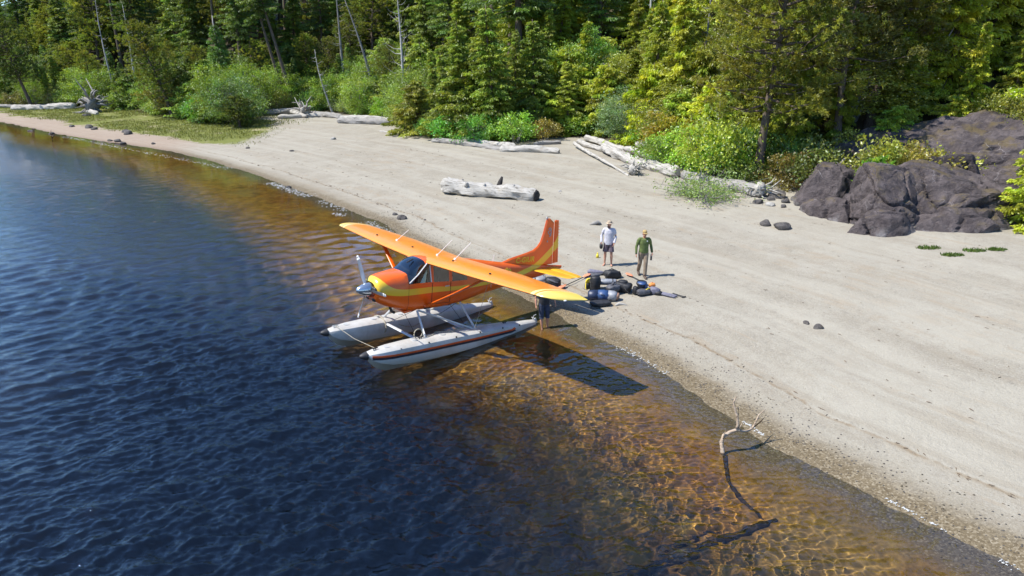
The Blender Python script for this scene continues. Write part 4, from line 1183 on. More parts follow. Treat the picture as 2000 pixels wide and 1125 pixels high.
snag('broken_stump', 'short broken grey trunk standing beside the cone-shaped conifer', -40.0, 94, 6.2, .33, 1, 'grey_bark', nb=5, bl=.8, broken=True)
snag('dead_tree', 'crooked bleached dead trunk left of the leaning pair', -39.6, 106, 10.5, .36, 14, 'bleached', nb=14, bl=2.6, bend=.09)
snag('dead_tree', 'thin bent bleached dead trunk behind the left end of the beach', -24.6, 99, 8.5, .16, 12, 'bleached', nb=16, bl=2.0, bend=.07)
snag('dead_tree', 'straight grey trunk right of the thin bent dead one', -24.2, 106, 19, .26, 3, 'grey_bark', nb=26, bl=2.2, start=.35)
snag('dead_tree', 'leaning grey trunk with mossy broken limbs above the yellow-green shrub', -18.5, 99, 14, .30, 12, 'grey_bark', nb=30, bl=1.6, bend=.06)
snag('dead_conifer', 'bare dead conifer with upswept curved branches left of the olive cedars', -12.9, 86, 17.5, .24, 0, 'bleached', nb=46, bl=2.9, up=.75, start=.12)
snag('dead_tree', 'thin pale trunk above the bright green leafy tree', 6.3, 84, 16, .17, -2, 'bleached', nb=14, bl=1.4)
snag('dead_tree', 'pale trunk with long side limbs above the leafy trees', 8.9, 82, 15, .22, -1, 'bleached', nb=20, bl=3.2)
snag('dead_tree', 'thin pale trunk right of the long-limbed one', 11.8, 88, 18, .18, -3, 'grey_bark', nb=12, bl=1.4)
snag('dead_tree', 'pale bare trunk rising behind the first yellow-green cedar', 14.0, 76, 14, .19, 0, 'pale_bark', nb=18, bl=2.2)
snag('dead_tree', 'slender grey trunk among the yellow-green cedars', 17.0, 66, 14, .13, -3, 'grey_bark', nb=18, bl=1.4)
snag('dead_tree', 'slender grey trunk leaning in the dark hollow right of the pines', 26.2, 48, 6.5, .12, -22, 'grey_bark', nb=5, bl=.8)
snag('dead_tree', 'grey trunk rising through the yellow cedars above the rock', 30.5, 49.5, 14, .15, -3, 'grey_bark', nb=14, bl=1.5)
snag('dead_tree', 'thin grey trunk at the right edge above the rock', 35.9, 46.8, 13, .13, -2, 'grey_bark', nb=10, bl=1.2)
snag('dead_tree', 'bleached bare trunk at the far left among dark pines', -66, 121, 16, .2, 2, 'bleached', nb=22, bl=1.8)
snag('dead_tree', 'second bleached trunk at the far left, nearer the root wad', -60.5, 117, 15, .22, -1, 'bleached', nb=22, bl=1.6)

# the forest behind: one tree each
fr = np.random.default_rng(42)


def zone(x, y):
    u = 1000 + x * 1370 / (y * .951 + 2)
    return 0 if u < 480 else 1 if u < 800 else 2 if u < 1150 else 3 if u < 1420 else 4


ZN = ['behind the grassy spit', 'behind the left end of the beach', 'behind the central front cedars', 'behind the driftwood pile', 'behind the big pine and the rocks']
pts = []
cand = np.stack([fr.uniform(-125, 66, 16000), fr.uniform(38, 165, 16000)], 1)
tz, _ = poly_dist(cand, TREELINE)
zf = cand[:, 1] * .951 + 2; uu = 1000 + cand[:, 0] * 1370 / zf
ok = (tz > 1.6) & (tz < 36) & (uu > -110) & (uu < 2110)
for p, t_ in zip(cand[ok], tz[ok]):
    if 14 < p[0] < 30 and p[1] < 44: continue
    md = 2.3 if t_ < 9 else 3.2 if t_ < 18 else 4.6
    if all((p[0] - q[0]) ** 2 + (p[1] - q[1]) ** 2 > md * md for q in pts): pts.append((p[0], p[1], t_))
print('forest trees', len(pts))
for x, y, t_ in pts:
    u = 1000 + x * 1370 / (y * .951 + 2); q = fr.random(); spin = fr.uniform(0, 6.28); sh = fr.uniform(.72, 1.3); zn = zone(x, y)
    young = t_ < 11
    if young:
        if u < 800: k = ('cedar%d' % fr.integers(4)) if q < .30 else ('lowcedar%d' % fr.integers(2)) if q < .45 else ('conepine' if q < .6 else 'broad%d' % fr.integers(3)) if q < .85 else 'pine%d' % fr.integers(3)
        else: k = ('cedar%d' % fr.integers(4)) if q < .5 else ('lowcedar%d' % fr.integers(2)) if q < .82 else 'broad%d' % fr.integers(3)
    elif u < 850: k = ('hemlock%d' % fr.integers(3)) if q < .36 else ('cedar%d' % fr.integers(4)) if q < .62 else ('pine%d' % fr.integers(3)) if q < .90 else ('tallbare%d' % fr.integers(2))
    elif u < 1230: k = ('hemlock%d' % fr.integers(3)) if q < .28 else ('cedar%d' % fr.integers(4)) if q < .88 else ('tallbare%d' % fr.integers(2))
    else: k = ('hemlock%d' % fr.integers(3)) if q < .14 else ('cedar%d' % fr.integers(4)) if q < .95 else 'tallbare1'
    W = np.clip((u - 700) / 600, 0, 1)      # greener and darker on the left, yellower on the right
    base = {'h': np.array(HEM) * (1 + .4 * W), 't': np.array(HEM) * (1 + .4 * W), 'p': np.array(PIN), 'b': np.array(BRI) * .9 + np.array([.03, 0, 0]) * W}.get(k[0], np.array((.072, .098, .014)) * (1 - W) + np.array((.135, .150, .012)) * W)
    if k == 'conepine': base = np.array((.055, .090, .016))
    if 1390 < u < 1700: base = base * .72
    colr = tuple(base * sh)
    sc = fr.uniform(.42, .74) if young and k[0] == 'c' else fr.uniform(.8, 1.15) if k[0] == 'b' else fr.uniform(.5, .75) if young else fr.uniform(.85, 1.3)
    if k == 'conepine': sc *= .9
    if k[0] == 'l': sc = fr.uniform(.8, 1.4)
    nm, lb, ct, gp_ = {'h': ('hemlock_tree', 'dark drooping hemlock in the forest ', 'hemlock tree', 'hemlocks '), 'c': ('forest_cedar', ('young green cedar in the thicket ' if young else 'tall green cedar in the forest '), 'cedar tree', 'young cedars ' if young else 'tall cedars '),
                  'p': ('forest_pine', 'olive pine in the forest ', 'pine tree', 'pines '), 'l': ('bushy_cedar', 'low bushy cedar in the thicket ', 'cedar tree', 'bushy cedars '), 'b': ('thicket_shrub', 'leafy green shrub in the thicket ', 'shrub', 'leafy shrubs '),
                  't': ('bare_trunk_conifer', 'conifer with long bare trunk in the forest ', 'conifer tree', 'bare-trunked conifers ')}[k[0]]
    if k[0] == 'l': colr = tuple(np.array(colr) * 1.05)
    if k == 'conepine': nm, lb, gp_ = 'cone_conifer', 'cone-shaped young conifer in the thicket ', 'cone-shaped conifers '
    place(nm, PR[k], lb + ZN[zn], ct, at(x, y, -.1), lean(fr.normal(0, 3.2), fr.normal(0, 3), spin), (sc * fr.uniform(.85, 1.35), sc * fr.uniform(.85, 1.35), sc * fr.uniform(.8, 1.2)), colr, gp_ + ZN[zn])

# undergrowth along the edge of the forest
bp = []
L_ = np.cumsum(np.r_[0, np.hypot(*np.diff(TREELINE, axis=0).T)])
for k in range(1800):
    a = fr.uniform(0, L_[-1]); i = min(np.searchsorted(L_, a), len(TREELINE) - 1); f = (a - L_[i - 1]) / (L_[i] - L_[i - 1])
    p = TREELINE[i - 1] + (TREELINE[i] - TREELINE[i - 1]) * f + fr.normal(0, (1.6 if k % 2 else 5.0), 2)
    u = 1000 + p[0] * 1370 / (p[1] * .951 + 2)
    if not (-60 < u < 2060) or p[1] < 25: continue
    tt = poly_dist(p[None], TREELINE)[0][0]
    if tt < .4 or (14.5 < p[0] < 29 and p[1] < 41) or (3 < p[0] < 9 and tt < 1.2): continue
    if all((p[0] - q[0]) ** 2 + (p[1] - q[1]) ** 2 > 1.75 ** 2 for q in bp): bp.append(p)
print('bushes', len(bp))
bp += [np.array(q) for q in ((11.6, 49.6), (12.3, 47.4), (13.1, 45.3), (10.8, 52.0), (12.7, 44.3), (14.3, 42.8), (11.9, 53.5), (-8.2, 70.2), (-3.2, 64.4), (.2, 63.9), (3.0, 65.2), (16.2, 40.6), (17.6, 40.4), (21.0, 36.9), (22.6, 37.2), (19.3, 36.9))]
for k, p in enumerate(bp):
    u = 1000 + p[0] * 1370 / (p[1] * .951 + 2)
    c = (.075, .115, .022) if u < 700 else (.085, .125, .018) if u < 1250 else (.11, .14, .014)
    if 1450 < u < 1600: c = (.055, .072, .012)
    c = tuple(q * fr.uniform(.65, 1.3) for q in c); s = fr.uniform(.8, 1.6)
    place('undergrowth_bush', PR['bush%d' % (k % 3)], 'low leafy bush of the undergrowth ' + ZN[zone(p[0], p[1])].replace('behind', 'around'), 'bush', at(p[0], p[1], -.05), (0, 0, fr.uniform(0, 6.28)), (s, s, s * fr.uniform(.8, 1.2)), c, 'undergrowth bushes ' + ZN[zone(p[0], p[1])].replace('behind', 'around'), names=('stems', 'leaves'))

# sparse shrub on the sand and the pale sapling behind it
mbs, crown = MB(), None
r_ = np.random.default_rng(77); C_, D_ = [], []
for s in range(56):
    az = r_.uniform(0, 6.28); L = r_.uniform(1.1, 2.9); el = r_.uniform(.05, .75)
    P = [np.array([0, 0, -.05]) + np.array([cos(az) * f * L, sin(az) * f * L, L * (el * f - .15 * f * f)]) + (r_.normal(0, .07, 3) if f > 0 else 0) for f in (0, .3, .6, 1)]
    mbs.tube([tuple(p) for p in P], [.028, .018, .012, .005], 4, cap=False)
    for j in range(5):
        q0 = P[1] + (P[3] - P[1]) * r_.random(); q1 = q0 + r_.normal(0, .28, 3) + np.array([0, 0, .1]); mbs.tube([tuple(q0), tuple(q1)], [.010, .004], 3, cap=False)
        n_ = r_.integers(6, 26); C_.append(q1 + r_.normal(0, .13, (n_, 3))); D_.append(r_.normal(0, 1, (n_, 3)))
C_ = np.concatenate(C_); D_ = np.concatenate(D_); okk = C_[:, 2] > .02; C_ = C_[okk]; D_ = D_[okk]; n_ = len(C_); L = r_.uniform(.07, .13, n_)
crown = leaf_mesh('leaves', C_, D_, L, L * .6, r_.uniform(.7, 1.3, n_), .5 + r_.normal(0, .012, n_), r_, M['shiny_leaf'])
place('sand_shrub', (mb_mesh(mbs, 'stems', M['grey_bark']), crown), 'sparse twiggy shrub spreading over the sand below the big pine', 'shrub', at(10.9, 39.0), (0, 0, 0), (1.30, 1.15, 1.05), (.085, .12, .03), names=('stems', 'leaves'))
mb, bs = snag_shape(303, 5.6, .085, nb=12, bl=1.7, up=.9, bend=.05, start=.1)
tr = PR['bush1'][1]
t = thing('pale_sapling', 'forked pale-barked sapling standing behind the sparse shrub', 'sapling', at(13.2, 47.2, -.1), lean(-4))
obj('trunk', mb_mesh(mb, 'trunk', M['pale_bark']), None, t); o2 = obj('bare_branches', mb_mesh(bs, 'bare_branches', M['pale_bark']), None, t); o2['kind'] = 'stuff'

# grass: the spit on the left and a few tufts on the sand
def grass_mesh(name, X, Y, Z, hgt, seed, blades=1):
    r = np.random.default_rng(seed); n = len(X); C = np.stack([X, Y, Z], 1)
    D = np.stack([r.normal(0, .45, n), r.normal(0, .45, n), np.ones(n)], 1)
    return leaf_mesh(name, C, D, hgt, r.uniform(.018, .05, n) * (1 + hgt), r.uniform(.6, 1.35, n), .5 + r.normal(0, .015, n), r, M['leaf'])


gr = np.random.default_rng(8)
cx = gr.uniform(-95, -24, 160000); cyy = gr.uniform(66, 128, 160000)
z_, s_, a_, t_ = land(cx, cyy)
gm = np.clip((-24.5 - cx) / 5, 0, 1) * np.clip((s_ - 4.6 - 2.2 * fbm(cx * .2, cyy * .2, 3, 77)) / 2, 0, 1) * (fbm(cx * .35, cyy * .35, 3, 88) > -.25)
kk = (gr.random(len(cx)) < gm) & (t_ < 2.5)
cx, cyy, z_ = cx[kk][:60000], cyy[kk][:60000], z_[kk][:60000]
go = obj('grass', grass_mesh('grass', cx, cyy, z_ - .02, gr.uniform(.10, .34, len(cx)) * 1.0, 3), None); go.color = (.15, .165, .03, 1)
tag(go, 'short green grass covering the spit on the left shore', 'grass', kind='stuff')
for i, (x, y, w, lab) in enumerate(((17.1, 27.9, .34, 'green grass tuft on the sand, nearest the rock foot'), (17.45, 26.8, .30, 'green grass tuft on the sand, closest to the water of the three clumps'), (18.6, 27.3, .30, 'thin grass tuft on the sand left of the rightmost one'), (19.5, 27.3, .26, 'rightmost grass tuft on the sand below the rocks'))):
    n = 260; a = gr.uniform(0, 6.28, n); q = np.sqrt(gr.random(n)); X = q * np.cos(a) * w * 1.5; Y = q * np.sin(a) * w * .7
    o = obj('grass_tuft', grass_mesh('grass_tuft', X, Y, np.zeros(n) - .02, gr.uniform(.05, .17, n), 60 + i)); o.location = at(x, y); o.color = (.10, .16, .025, 1)
    tag(o, lab, 'grass tuft', 'grass tufts on the sand')

# ------------------------------------------------------------------ rocks, driftwood, stones, foam
from mathutils import noise as mnoise


def rock_mat(name, dark, mid, veins=True):
    m, nt = new_mat(name)
    tc = N(nt, 'TexCoord').outputs['Object']; geo = N(nt, 'NewGeometry')
    nz = N(nt, 'SeparateXYZ', {0: geo.outputs['Normal']}).outputs[2]; pz = N(nt, 'SeparateXYZ', {0: geo.outputs['Position']}).outputs[2]
    f = noise(nt, tc, 1.3, 8, .68, .2); f2 = noise(nt, tc, 7, 6, .7)
    col = mixc(nt, sstep(nt, f, .32, .7), dark, mid)
    col = mixc(nt, mth(nt, 'MULTIPLY', sstep(nt, f2, .55, .75), .5), col, tuple(min(1, c * 1.9) for c in mid))
    vertical = noise(nt, N(nt, 'Mapping', {0: tc, 3: (2.2, 2.2, .25)}).outputs[0], 1.5, 5, .6)
    col = mixc(nt, mth(nt, 'MULTIPLY', sstep(nt, vertical, .52, .68), .55), col, (.035, .028, .03))
    moss = mth(nt, 'MULTIPLY', sstep(nt, nz, .45, .85), sstep(nt, noise(nt, tc, .8, 5, .65), .48, .62))
    col = mixc(nt, mth(nt, 'MULTIPLY', moss, .75), col, mixc(nt, f2, (.16, .10, .045), (.09, .085, .03)))
    if veins:
        v = N(nt, 'TexVoronoi', {'Vector': N(nt, 'VectorMath', {0: tc, 1: noise_vec(nt, tc, 1.3, .9)}, operation='ADD').outputs[0], 'Scale': .8}, feature='DISTANCE_TO_EDGE')
        vm = mth(nt, 'MULTIPLY', sstep(nt, v.outputs['Distance'], .014, .004), sstep(nt, noise(nt, tc, .7, 5), .48, .66))
        col = mixc(nt, mth(nt, 'MULTIPLY', vm, .45), col, (.42, .39, .38))
        pale = mth(nt, 'MULTIPLY', sstep(nt, mth(nt, 'ADD', pz, mth(nt, 'MULTIPLY', f, .9)), 1.75, 1.25), sstep(nt, noise(nt, tc, .9, 5, .7), .47, .6))
        col = mixc(nt, mth(nt, 'MULTIPLY', pale, .55), col, (.36, .34, .33))
    bmp = N(nt, 'Bump', {'Height': mth(nt, 'ADD', f2, mth(nt, 'MULTIPLY', f, 1.5)), 'Strength': 1.0, 'Distance': .13})
    b = N(nt, 'BsdfPrincipled', {'Base Color': col, 'Roughness': .8, 'Normal': bmp.outputs[0], 'Specular IOR Level': .35})
    N(nt, 'OutputMaterial', {0: b.outputs[0]})
    return m


M['rock'] = rock_mat('dark_rock', (.046, .036, .036), (.128, .104, .100))
M['stone'] = rock_mat('stone', (.07, .062, .058), (.17, .155, .14), False)
M['pale_stone'] = rock_mat('pale_stone', (.36, .34, .30), (.55, .52, .47), False)


def rock_mesh(seed, rad, cuts=9, sub=5, rough=.10, crack=.10, box=1.0):
    r = random.Random(seed); bm = bmesh.new(); bmesh.ops.create_icosphere(bm, subdivisions=sub, radius=1)
    planes = []
    for k in range(cuts + (5 if box < 1 else 0)):
        n = Vector((r.gauss(0, 1), r.gauss(-.35, 1), r.gauss(.3, .75))).normalized(); planes.append((n, r.uniform(.60, .86)))
    o = Vector((seed * 7.3, seed * 3.1, seed * 1.7)); mr = min(rad); big = mr > .8
    for v in bm.verts:
        p = v.co.copy()
        if box != 1: p = p / (abs(p.x) ** (2 / box) + abs(p.y) ** (2 / box) + abs(p.z) ** (2 / box)) ** (box / 2)
        nn = p.normalized()
        for n, d in planes:
            e = p.dot(n) - d * (1 if box == 1 else 1.12)
            if e > 0: p -= n * e * .96
        w = Vector((p.x * rad[0], p.y * rad[1], p.z * rad[2]))
        d1 = mnoise.fractal(w * .5 + o, .75, 2.2, 6 if big else 4) * rough * mr
        d2 = 0
        if big:
            wp = w + Vector((mnoise.noise(w * .8 + o), mnoise.noise(w * .8 - o), mnoise.noise(w * .9))) * .45
            ds = mnoise.voronoi(Vector((wp.x * .42, wp.y * .42, wp.z * .62)) + o)[0]; e = ds[1] - ds[0]
            d2 = -crack * max(0, 1 - e / .075) + .10 * mnoise.cell(Vector((wp.x * .42, wp.y * .42, wp.z * .62)) * .01 + o) * 0
            ds2 = mnoise.voronoi(Vector((wp.x * 1.1, wp.y * 1.1, wp.z * 1.5)) + o)[0]; d2 -= crack * .35 * max(0, 1 - (ds2[1] - ds2[0]) / .09)
        v.co = w + nn * (d1 + d2)
    me = bpy.data.meshes.new('rock'); bm.to_mesh(me); bm.free()
    me.polygons.foreach_set('use_smooth', [True] * len(me.polygons))
    me.set_sharp_from_angle(angle=radians(35))
    return me


for i, (c, rad, rz, lab, cuts, bx, sb) in enumerate((
    ((28.6, 41.0, 1.4), (10.2, 5.0, 5.0), -.04, 'huge dark domed rock forming the top of the outcrop on the right', 5, 1.0, 6),
    ((21.0, 33.2, 1.0), (2.75, 2.6, 2.35), .12, 'dark fractured boulder in the middle of the outcrop foot', 7, .62, 6),
    ((17.75, 33.0, .9), (2.1, 2.4, 2.35), -.2, 'angular dark boulder at the left of the outcrop foot', 8, .66, 6),
    ((16.9, 30.9, .45), (1.75, 1.25, 1.15), .1, 'low rounded rock with white veins at the sand edge', 4, .8, 5),
    ((20.2, 30.9, .5), (2.6, 1.1, 1.2), .03, 'long low rock ledge along the foot of the outcrop', 5, .6, 5),
    ((15.85, 33.9, .5), (1.2, 1.7, 1.2), .3, 'low brown rock left of the angular boulder, by the sand', 5, .75, 5),
    ((16.9, 37.2, .9), (2.0, 1.8, 1.9), .5, 'shaded dark rock behind the low brown one', 6, .75, 5),
    ((24.2, 33.0, .9), (1.9, 2.1, 2.5), -.15, 'dark rock at the right end of the outcrop foot behind the sapling', 6, .65, 5),
    ((19.0, 35.6, 2.0), (1.35, 1.0, 1.45), .5, 'pointed rock wedged between the dome and the angular boulder', 7, .8, 5),
    ((22.3, 35.9, 2.1), (1.6, 1.0, 1.5), -.3, 'small block wedged under the right side of the dome', 7, .7, 5))):
    o = obj('boulder', rock_mesh(30 + i, tuple(q_ * (1.12 if i else 1.0) for q_ in rad), cuts, sb, .055, .20, bx), M['rock']); o.location = c; o.rotation_euler = (0, 0, rz)
    tag(o, lab, 'rock', 'rocks of the outcrop')

stones = [((-19.7, 63.5), .22, 'small dark stone alone on the far sand'), ((-24.7, 66.4), .22, 'small dark stone on the sand near the spit'), ((-5.9, 36.8), .30, 'dark stone at the wash line above the far wing'),
          ((-6.4, 37.8), .16, 'pebble beside the dark stone at the wash line'), ((9.2, 20.5), .12, 'flat grey stone on the open sand right of the gear'), ((9.4, 20.1), .17, 'larger flat grey stone on the open sand right of the gear'),
          ((12.0, 32.5), .33, 'flat grey stone half buried below the creek, left one'), ((12.5, 31.8), .42, 'flat grey stone half buried below the creek, right one'), ((-17.7, 70.6), .30, 'pale stone on the far sand below the weathered logs'),
          ((-4.6, 36.3), .09, 'tiny dark pebble above the far wing'), ((-15.0, 46.9), .20, 'dark stone in the shallow foam'), ((2.9, 42.3), .14, 'pale stone right of the big log'),
          ((-58.1, 86.3), .35, 'dark rock at the waterline of the spit, far left'), ((-53.3, 82.7), .35, 'dark rock at the waterline of the spit, second from left'), ((-51.7, 87.6), .55, 'broad dark rock on the pink shore of the spit'),
          ((-50.0, 85.8), .40, 'dark rock just below the broad one on the spit'), ((-55.0, 89.6), .40, 'brown rock on the pink shore left of the broad one'), ((-41.1, 74.3), .42, 'dark rock on the pink shore near the sand beach'),
          ((-39.6, 72.4), .38, 'dark rock at the waterline nearest the sand beach'), ((-42.3, 75.0), .30, 'small dark rock behind the one on the pink shore'), ((-60.9, 103.2), .60, 'black rock in the grass below the root wad'),
          ((-43.1, 80.2), .60, 'large dark rock in the grass edge of the spit'), ((-44.4, 82.2), .50, 'dark rock just behind the large one in the grass'), ((-36.1, 71.6), .25, 'small dark rock where the grass meets the sand')]
creek = [((14.6, 38.3), .50, 'slanted grey creek boulder, largest of the group'), ((14.6, 37.0), .30, 'flat creek stone at the front of the group'), ((13.6, 36.5), .26, 'pale creek stone at the left front'), ((13.2, 37.2), .30, 'dark creek stone under the stump'), ((15.3, 37.4), .34, 'creek stone against the brown rock'), ((14.6, 40.0), .38, 'creek boulder at the foot of the big pine'), ((14.1, 37.8), .28, 'small creek stone in the middle of the group'), ((15.0, 36.2), .22, 'small grey creek stone nearest the sand'), ((14.1, 36.0), .20, 'low wet creek stone in the trickle')]
for i, ((x, y), s, lab) in enumerate(stones + creek):
    o = obj('stone', rock_mesh(60 + i, (s, s * .8, s * .6), 6, 3, .12, .05, .85), M['pale_stone'] if 'pale' in lab else M['stone']); o.location = at(x, y, s * .18); o.rotation_euler = (0, 0, i * 1.3)
    tag(o, lab, 'stone', 'stones on the shore')


# driftwood
def drift_mat(name, c1, c2, crackc=(.10, .085, .07)):
    m, nt = new_mat(name)
    tc = N(nt, 'TexCoord').outputs['Object']
    ln = N(nt, 'Mapping', {0: tc, 3: (.45, 5, 5)}).outputs[0]
    f = noise(nt, ln, 2.4, 7, .65, .25); f2 = noise(nt, tc, 1.4, 5, .6)
    col = mixc(nt, sstep(nt, f, .35, .65), c1, c2)
    col = mixc(nt, mth(nt, 'MULTIPLY', sstep(nt, f, .57, .66), .9), col, crackc)
    col = mixc(nt, mth(nt, 'MULTIPLY', sstep(nt, f2, .58, .75), .6), col, (.30, .25, .19))
    bmp = N(nt, 'Bump', {'Height': f, 'Strength': .8, 'Distance': .05})
    b = N(nt, 'BsdfPrincipled', {'Base Color': col, 'Roughness': .88, 'Normal': bmp.outputs[0], 'Specular IOR Level': .2})
    N(nt, 'OutputMaterial', {0: b.outputs[0]})
    return m


M['drift'] = drift_mat('driftwood', (.44, .415, .37), (.30, .28, .245)); M['drift_grey'] = drift_mat('grey_driftwood', (.30, .285, .265), (.21, .195, .175))
M['charred'] = paint('charred_wood', (.035, .03, .027), .9, var=.4, vscale=9, bump=.5)
M['wet_wood'] = drift_mat('wet_wood', (.055, .035, .02), (.03, .02, .012))
M['branch'] = drift_mat('bleached_branch', (.46, .37, .28), (.34, .25, .17))


def log_mesh(mb, L, r0, r1, seed, seg=16, knots=0, bend=.06, lump=.10):
    r = random.Random(seed); n = max(8, int(L / .22)); rings = []
    for i in range(n + 1):
        t = i / n; x = L * (t - .5); R = r0 + (r1 - r0) * t
        if i == 0 or i == n: R *= .55
        if i == 1 or i == n - 1: R *= .9
        cyv = bend * L * .1 * sin(pi * t * 1.3 + seed); czv = bend * L * .05 * sin(pi * t * 2 + seed * 2)
        ring = []
        for k in range(seg):
            a = 2 * pi * k / seg
            w = 1 + lump * mnoise.fractal(Vector((x * .9, cos(a) * 1.2, sin(a) * 1.2 + seed)), 1, 2, 4) * 1.8 - .16 * max(0, 1 - abs(mnoise.noise(Vector((x * .25 + seed, cos(a) * 2.6, sin(a) * 2.6)))) * 6)
            ring.append((x + (r.uniform(-.22, .22) * R if i in (0, n) else 0), cyv + cos(a) * R * w, czv + sin(a) * R * w))
        rings.append(ring)
    mb.loft(rings)


def driftlog(name, label, a, b, r0, r1, seed, mat='drift', sink=.25, z0=0.0, z1=0.0, parts=(), lump=.17, bend=.09):
    ax, ay = a; bx, by = b; za = gz(ax, ay) + r0 * (1 - 2 * sink) + z0; zb = gz(bx, by) + r1 * (1 - 2 * sink) + z1
    A = Vector((ax, ay, za)); B = Vector((bx, by, zb)); d = B - A
    mb = MB(); log_mesh(mb, d.length, r0, r1, seed, lump=lump, bend=bend)
    o = mb.build(name, M[mat], None, True, auto=radians(50)); o.location = (A + B) / 2
    o.rotation_euler = d.to_track_quat('X', 'Z').to_euler(); tag(o, label, 'driftwood')
    return o


# the big log on the open beach
lg = driftlog('beach_log', 'big bleached log with knots and a charred end lying alone on the sand', (-4.25, 43.0), (1.45, 40.0), .50, .40, 3, sink=.14, lump=.30)
Lg = (Vector((-4.25, 43.0)) - Vector((1.45, 40.0))).length
for (t, ang, ln_, r_k, mt) in ((.29, 2.4, .42, .16, 'drift'), (.34, 5.2, .35, .2, 'drift'), (.60, 1.35, .62, .14, 'charred'), (.645, 5.0, .72, .2, 'drift'), (.47, 2.2, .3, .12, 'drift'), (.20, 1.5, .30, .1, 'drift_grey'), (.76, 1.9, .28, .1, 'drift')):
    x = Lg * (t - .5); d = Vector((.15, cos(ang), sin(ang))); mb = MB()
    mb.tube([Vector((x, 0, 0)) + d * .28, Vector((x, 0, 0)) + d * (.28 + ln_ * .55), Vector((x + .05, 0, 0)) + d * (.28 + ln_)], [r_k * 1.3, r_k, r_k * .45], 9, wob=.15)
    mb.build('branch_stub', M[mt], lg, True)
mb = MB(); mb.ball((Lg * .5 - .02, -.05, -.02), (.12, .33, .30), 14, 8, 1, None, .5, 4, 2.5); mb.build('charred_end', M['charred'], lg, True)

driftlog('drift_log', 'bright white log end poking out from the central cedars', (-.9, 59.3), (3.75, 56.9), .40, .30, 5, bend=.25)
driftlog('drift_log', 'long thin grey log half buried under the low olive cedars', (-7.4, 66.6), (-.7, 59.6), .28, .22, 6, 'drift_grey')
driftlog('drift_log', 'pale broken log under the cedar skirt behind the white log end', (-4.8, 65.0), (.3, 60.6), .34, .28, 7)
driftlog('drift_pole', 'thin white pole sloping toward the water at the driftwood pile', (5.1, 60.3), (7.75, 46.3), .15, .08, 8, z0=.35)
driftlog('drift_log', 'white log at the back left of the driftwood pile', (6.6, 64.2), (9.3, 56.6), .30, .24, 9, z0=.2)
driftlog('drift_log', 'broad white slab log, largest in the driftwood pile', (7.4, 57.0), (10.35, 44.9), .36, .40, 10, z0=.15, z1=.05, lump=.22, bend=.2)
driftlog('drift_log', 'thin pale log between the pole and the broad slab', (5.8, 62.0), (8.6, 52.5), .22, .2, 11, z0=.2)
driftlog('drift_log', 'pale log along the bushes at the back right of the pile', (10.3, 58.6), (12.9, 51.2), .30, .26, 12, z0=.3)
driftlog('drift_log', 'grey-white log lying against the broad slab on its right', (8.8, 56.0), (12.1, 48.6), .26, .24, 13, z0=.25)
driftlog('drift_log', 'wide weathered log at the left end of the beach, front one', (-20.7, 85.3), (-14.0, 82.4), .40, .36, 14, 'drift_grey', sink=.2)
driftlog('drift_log', 'wide weathered log at the left end of the beach, back one', (-20.9, 87.5), (-13.6, 84.4), .48, .42, 15, sink=.2)
driftlog('drift_log', 'slanting log of the far pile behind the blue-green shrub', (-35.0, 98.0), (-27.5, 96.2), .42, .34, 16, z1=.5)
driftlog('drift_log', 'front log of the far pile by the shaded sand', (-29.8, 91.6), (-24.3, 93.2), .38, .3, 17)
driftlog('drift_log', 'grey log joining the far pile to the weathered logs', (-27.4, 95.4), (-21.4, 90.6), .42, .4, 18, 'drift_grey')
driftlog('drift_log', 'short pale log on top of the far pile', (-29.0, 94.6), (-26.2, 91.8), .3, .26, 19, z0=.5, z1=.1)
driftlog('drift_log', 'long white log on the grass at the far left', (-82.0, 118.3), (-70.3, 116.6), .50, .62, 20)
driftlog('drift_log', 'short white log pointing at the water below the root wad', (-64.5, 109.5), (-60.6, 105.3), .42, .36, 21)
driftlog('drift_log', 'slanting grey log behind the root wad', (-71.0, 119.5), (-63.0, 113.0), .4, .35, 22, 'drift_grey', z1=1.0)
driftlog('drift_log', 'grey log running behind the sparse shrub to the creek', (11.0, 45.0), (13.75, 38.4), .34, .42, 23, 'drift_grey')
driftlog('drift_log', 'short pale log in the gap between the cedars and the pile', (4.3, 62.8), (1.9, 62.2), .24, .2, 24, 'drift_grey')
driftlog('drift_branch', 'short dark-shadowed branch on the sand left of the low cedars', (-14.0, 75.8), (-12.3, 74.0), .10, .08, 25)
driftlog('drift_branch', 'pale curved branch resting on the shaded rock', (16.2, 37.2), (18.0, 38.6), .09, .07, 26, 'drift_grey', z0=.55, z1=1.9, bend=.9)
driftlog('drift_log', 'pale log at the right edge above the rock summit', (30.2, 41.2), (32.6, 42.4), .22, .2, 27, z0=3.2, z1=3.4)
driftlog('drift_log', 'grey log lying on the grass beyond the far-left pine', (-92, 124.5), (-83, 122.5), .4, .36, 28, 'drift_grey')


def rootwad(name, label, x, y, R, n, seed, mat='drift_grey', stump=True):
    r = random.Random(seed); t = thing(name, label, 'driftwood', at(x, y))
    mb = MB(); mb.ball((0, 0, R * .45), (R * .42, R * .5, R * .45), 16, 10, 1, None, .6, seed, 2.5); mb.build('stump', M[mat], t, True)
    for k in range(n):
        d = Vector((r.gauss(0, 1), r.gauss(0, .8), r.gauss(.3, .6))).normalized(); L = R * r.uniform(.55, 1.25)
        p0 = Vector((0, 0, R * .45)) + d * R * .25; p1 = p0 + d * L * .5 + Vector((r.gauss(0, .1), r.gauss(0, .1), r.gauss(0, .1))) * R; p2 = p1 + d * L * .4 + Vector((r.gauss(0, .2), r.gauss(0, .2), r.gauss(-.1, .2))) * R
        for p in (p1, p2): p.z = max(p.z, .02)
        w = MB(); w.tube([p0, p1, p2], [R * .10, R * .055, R * .015], 6, wob=.15, rr=r); w.build('root', M[mat], t, True)


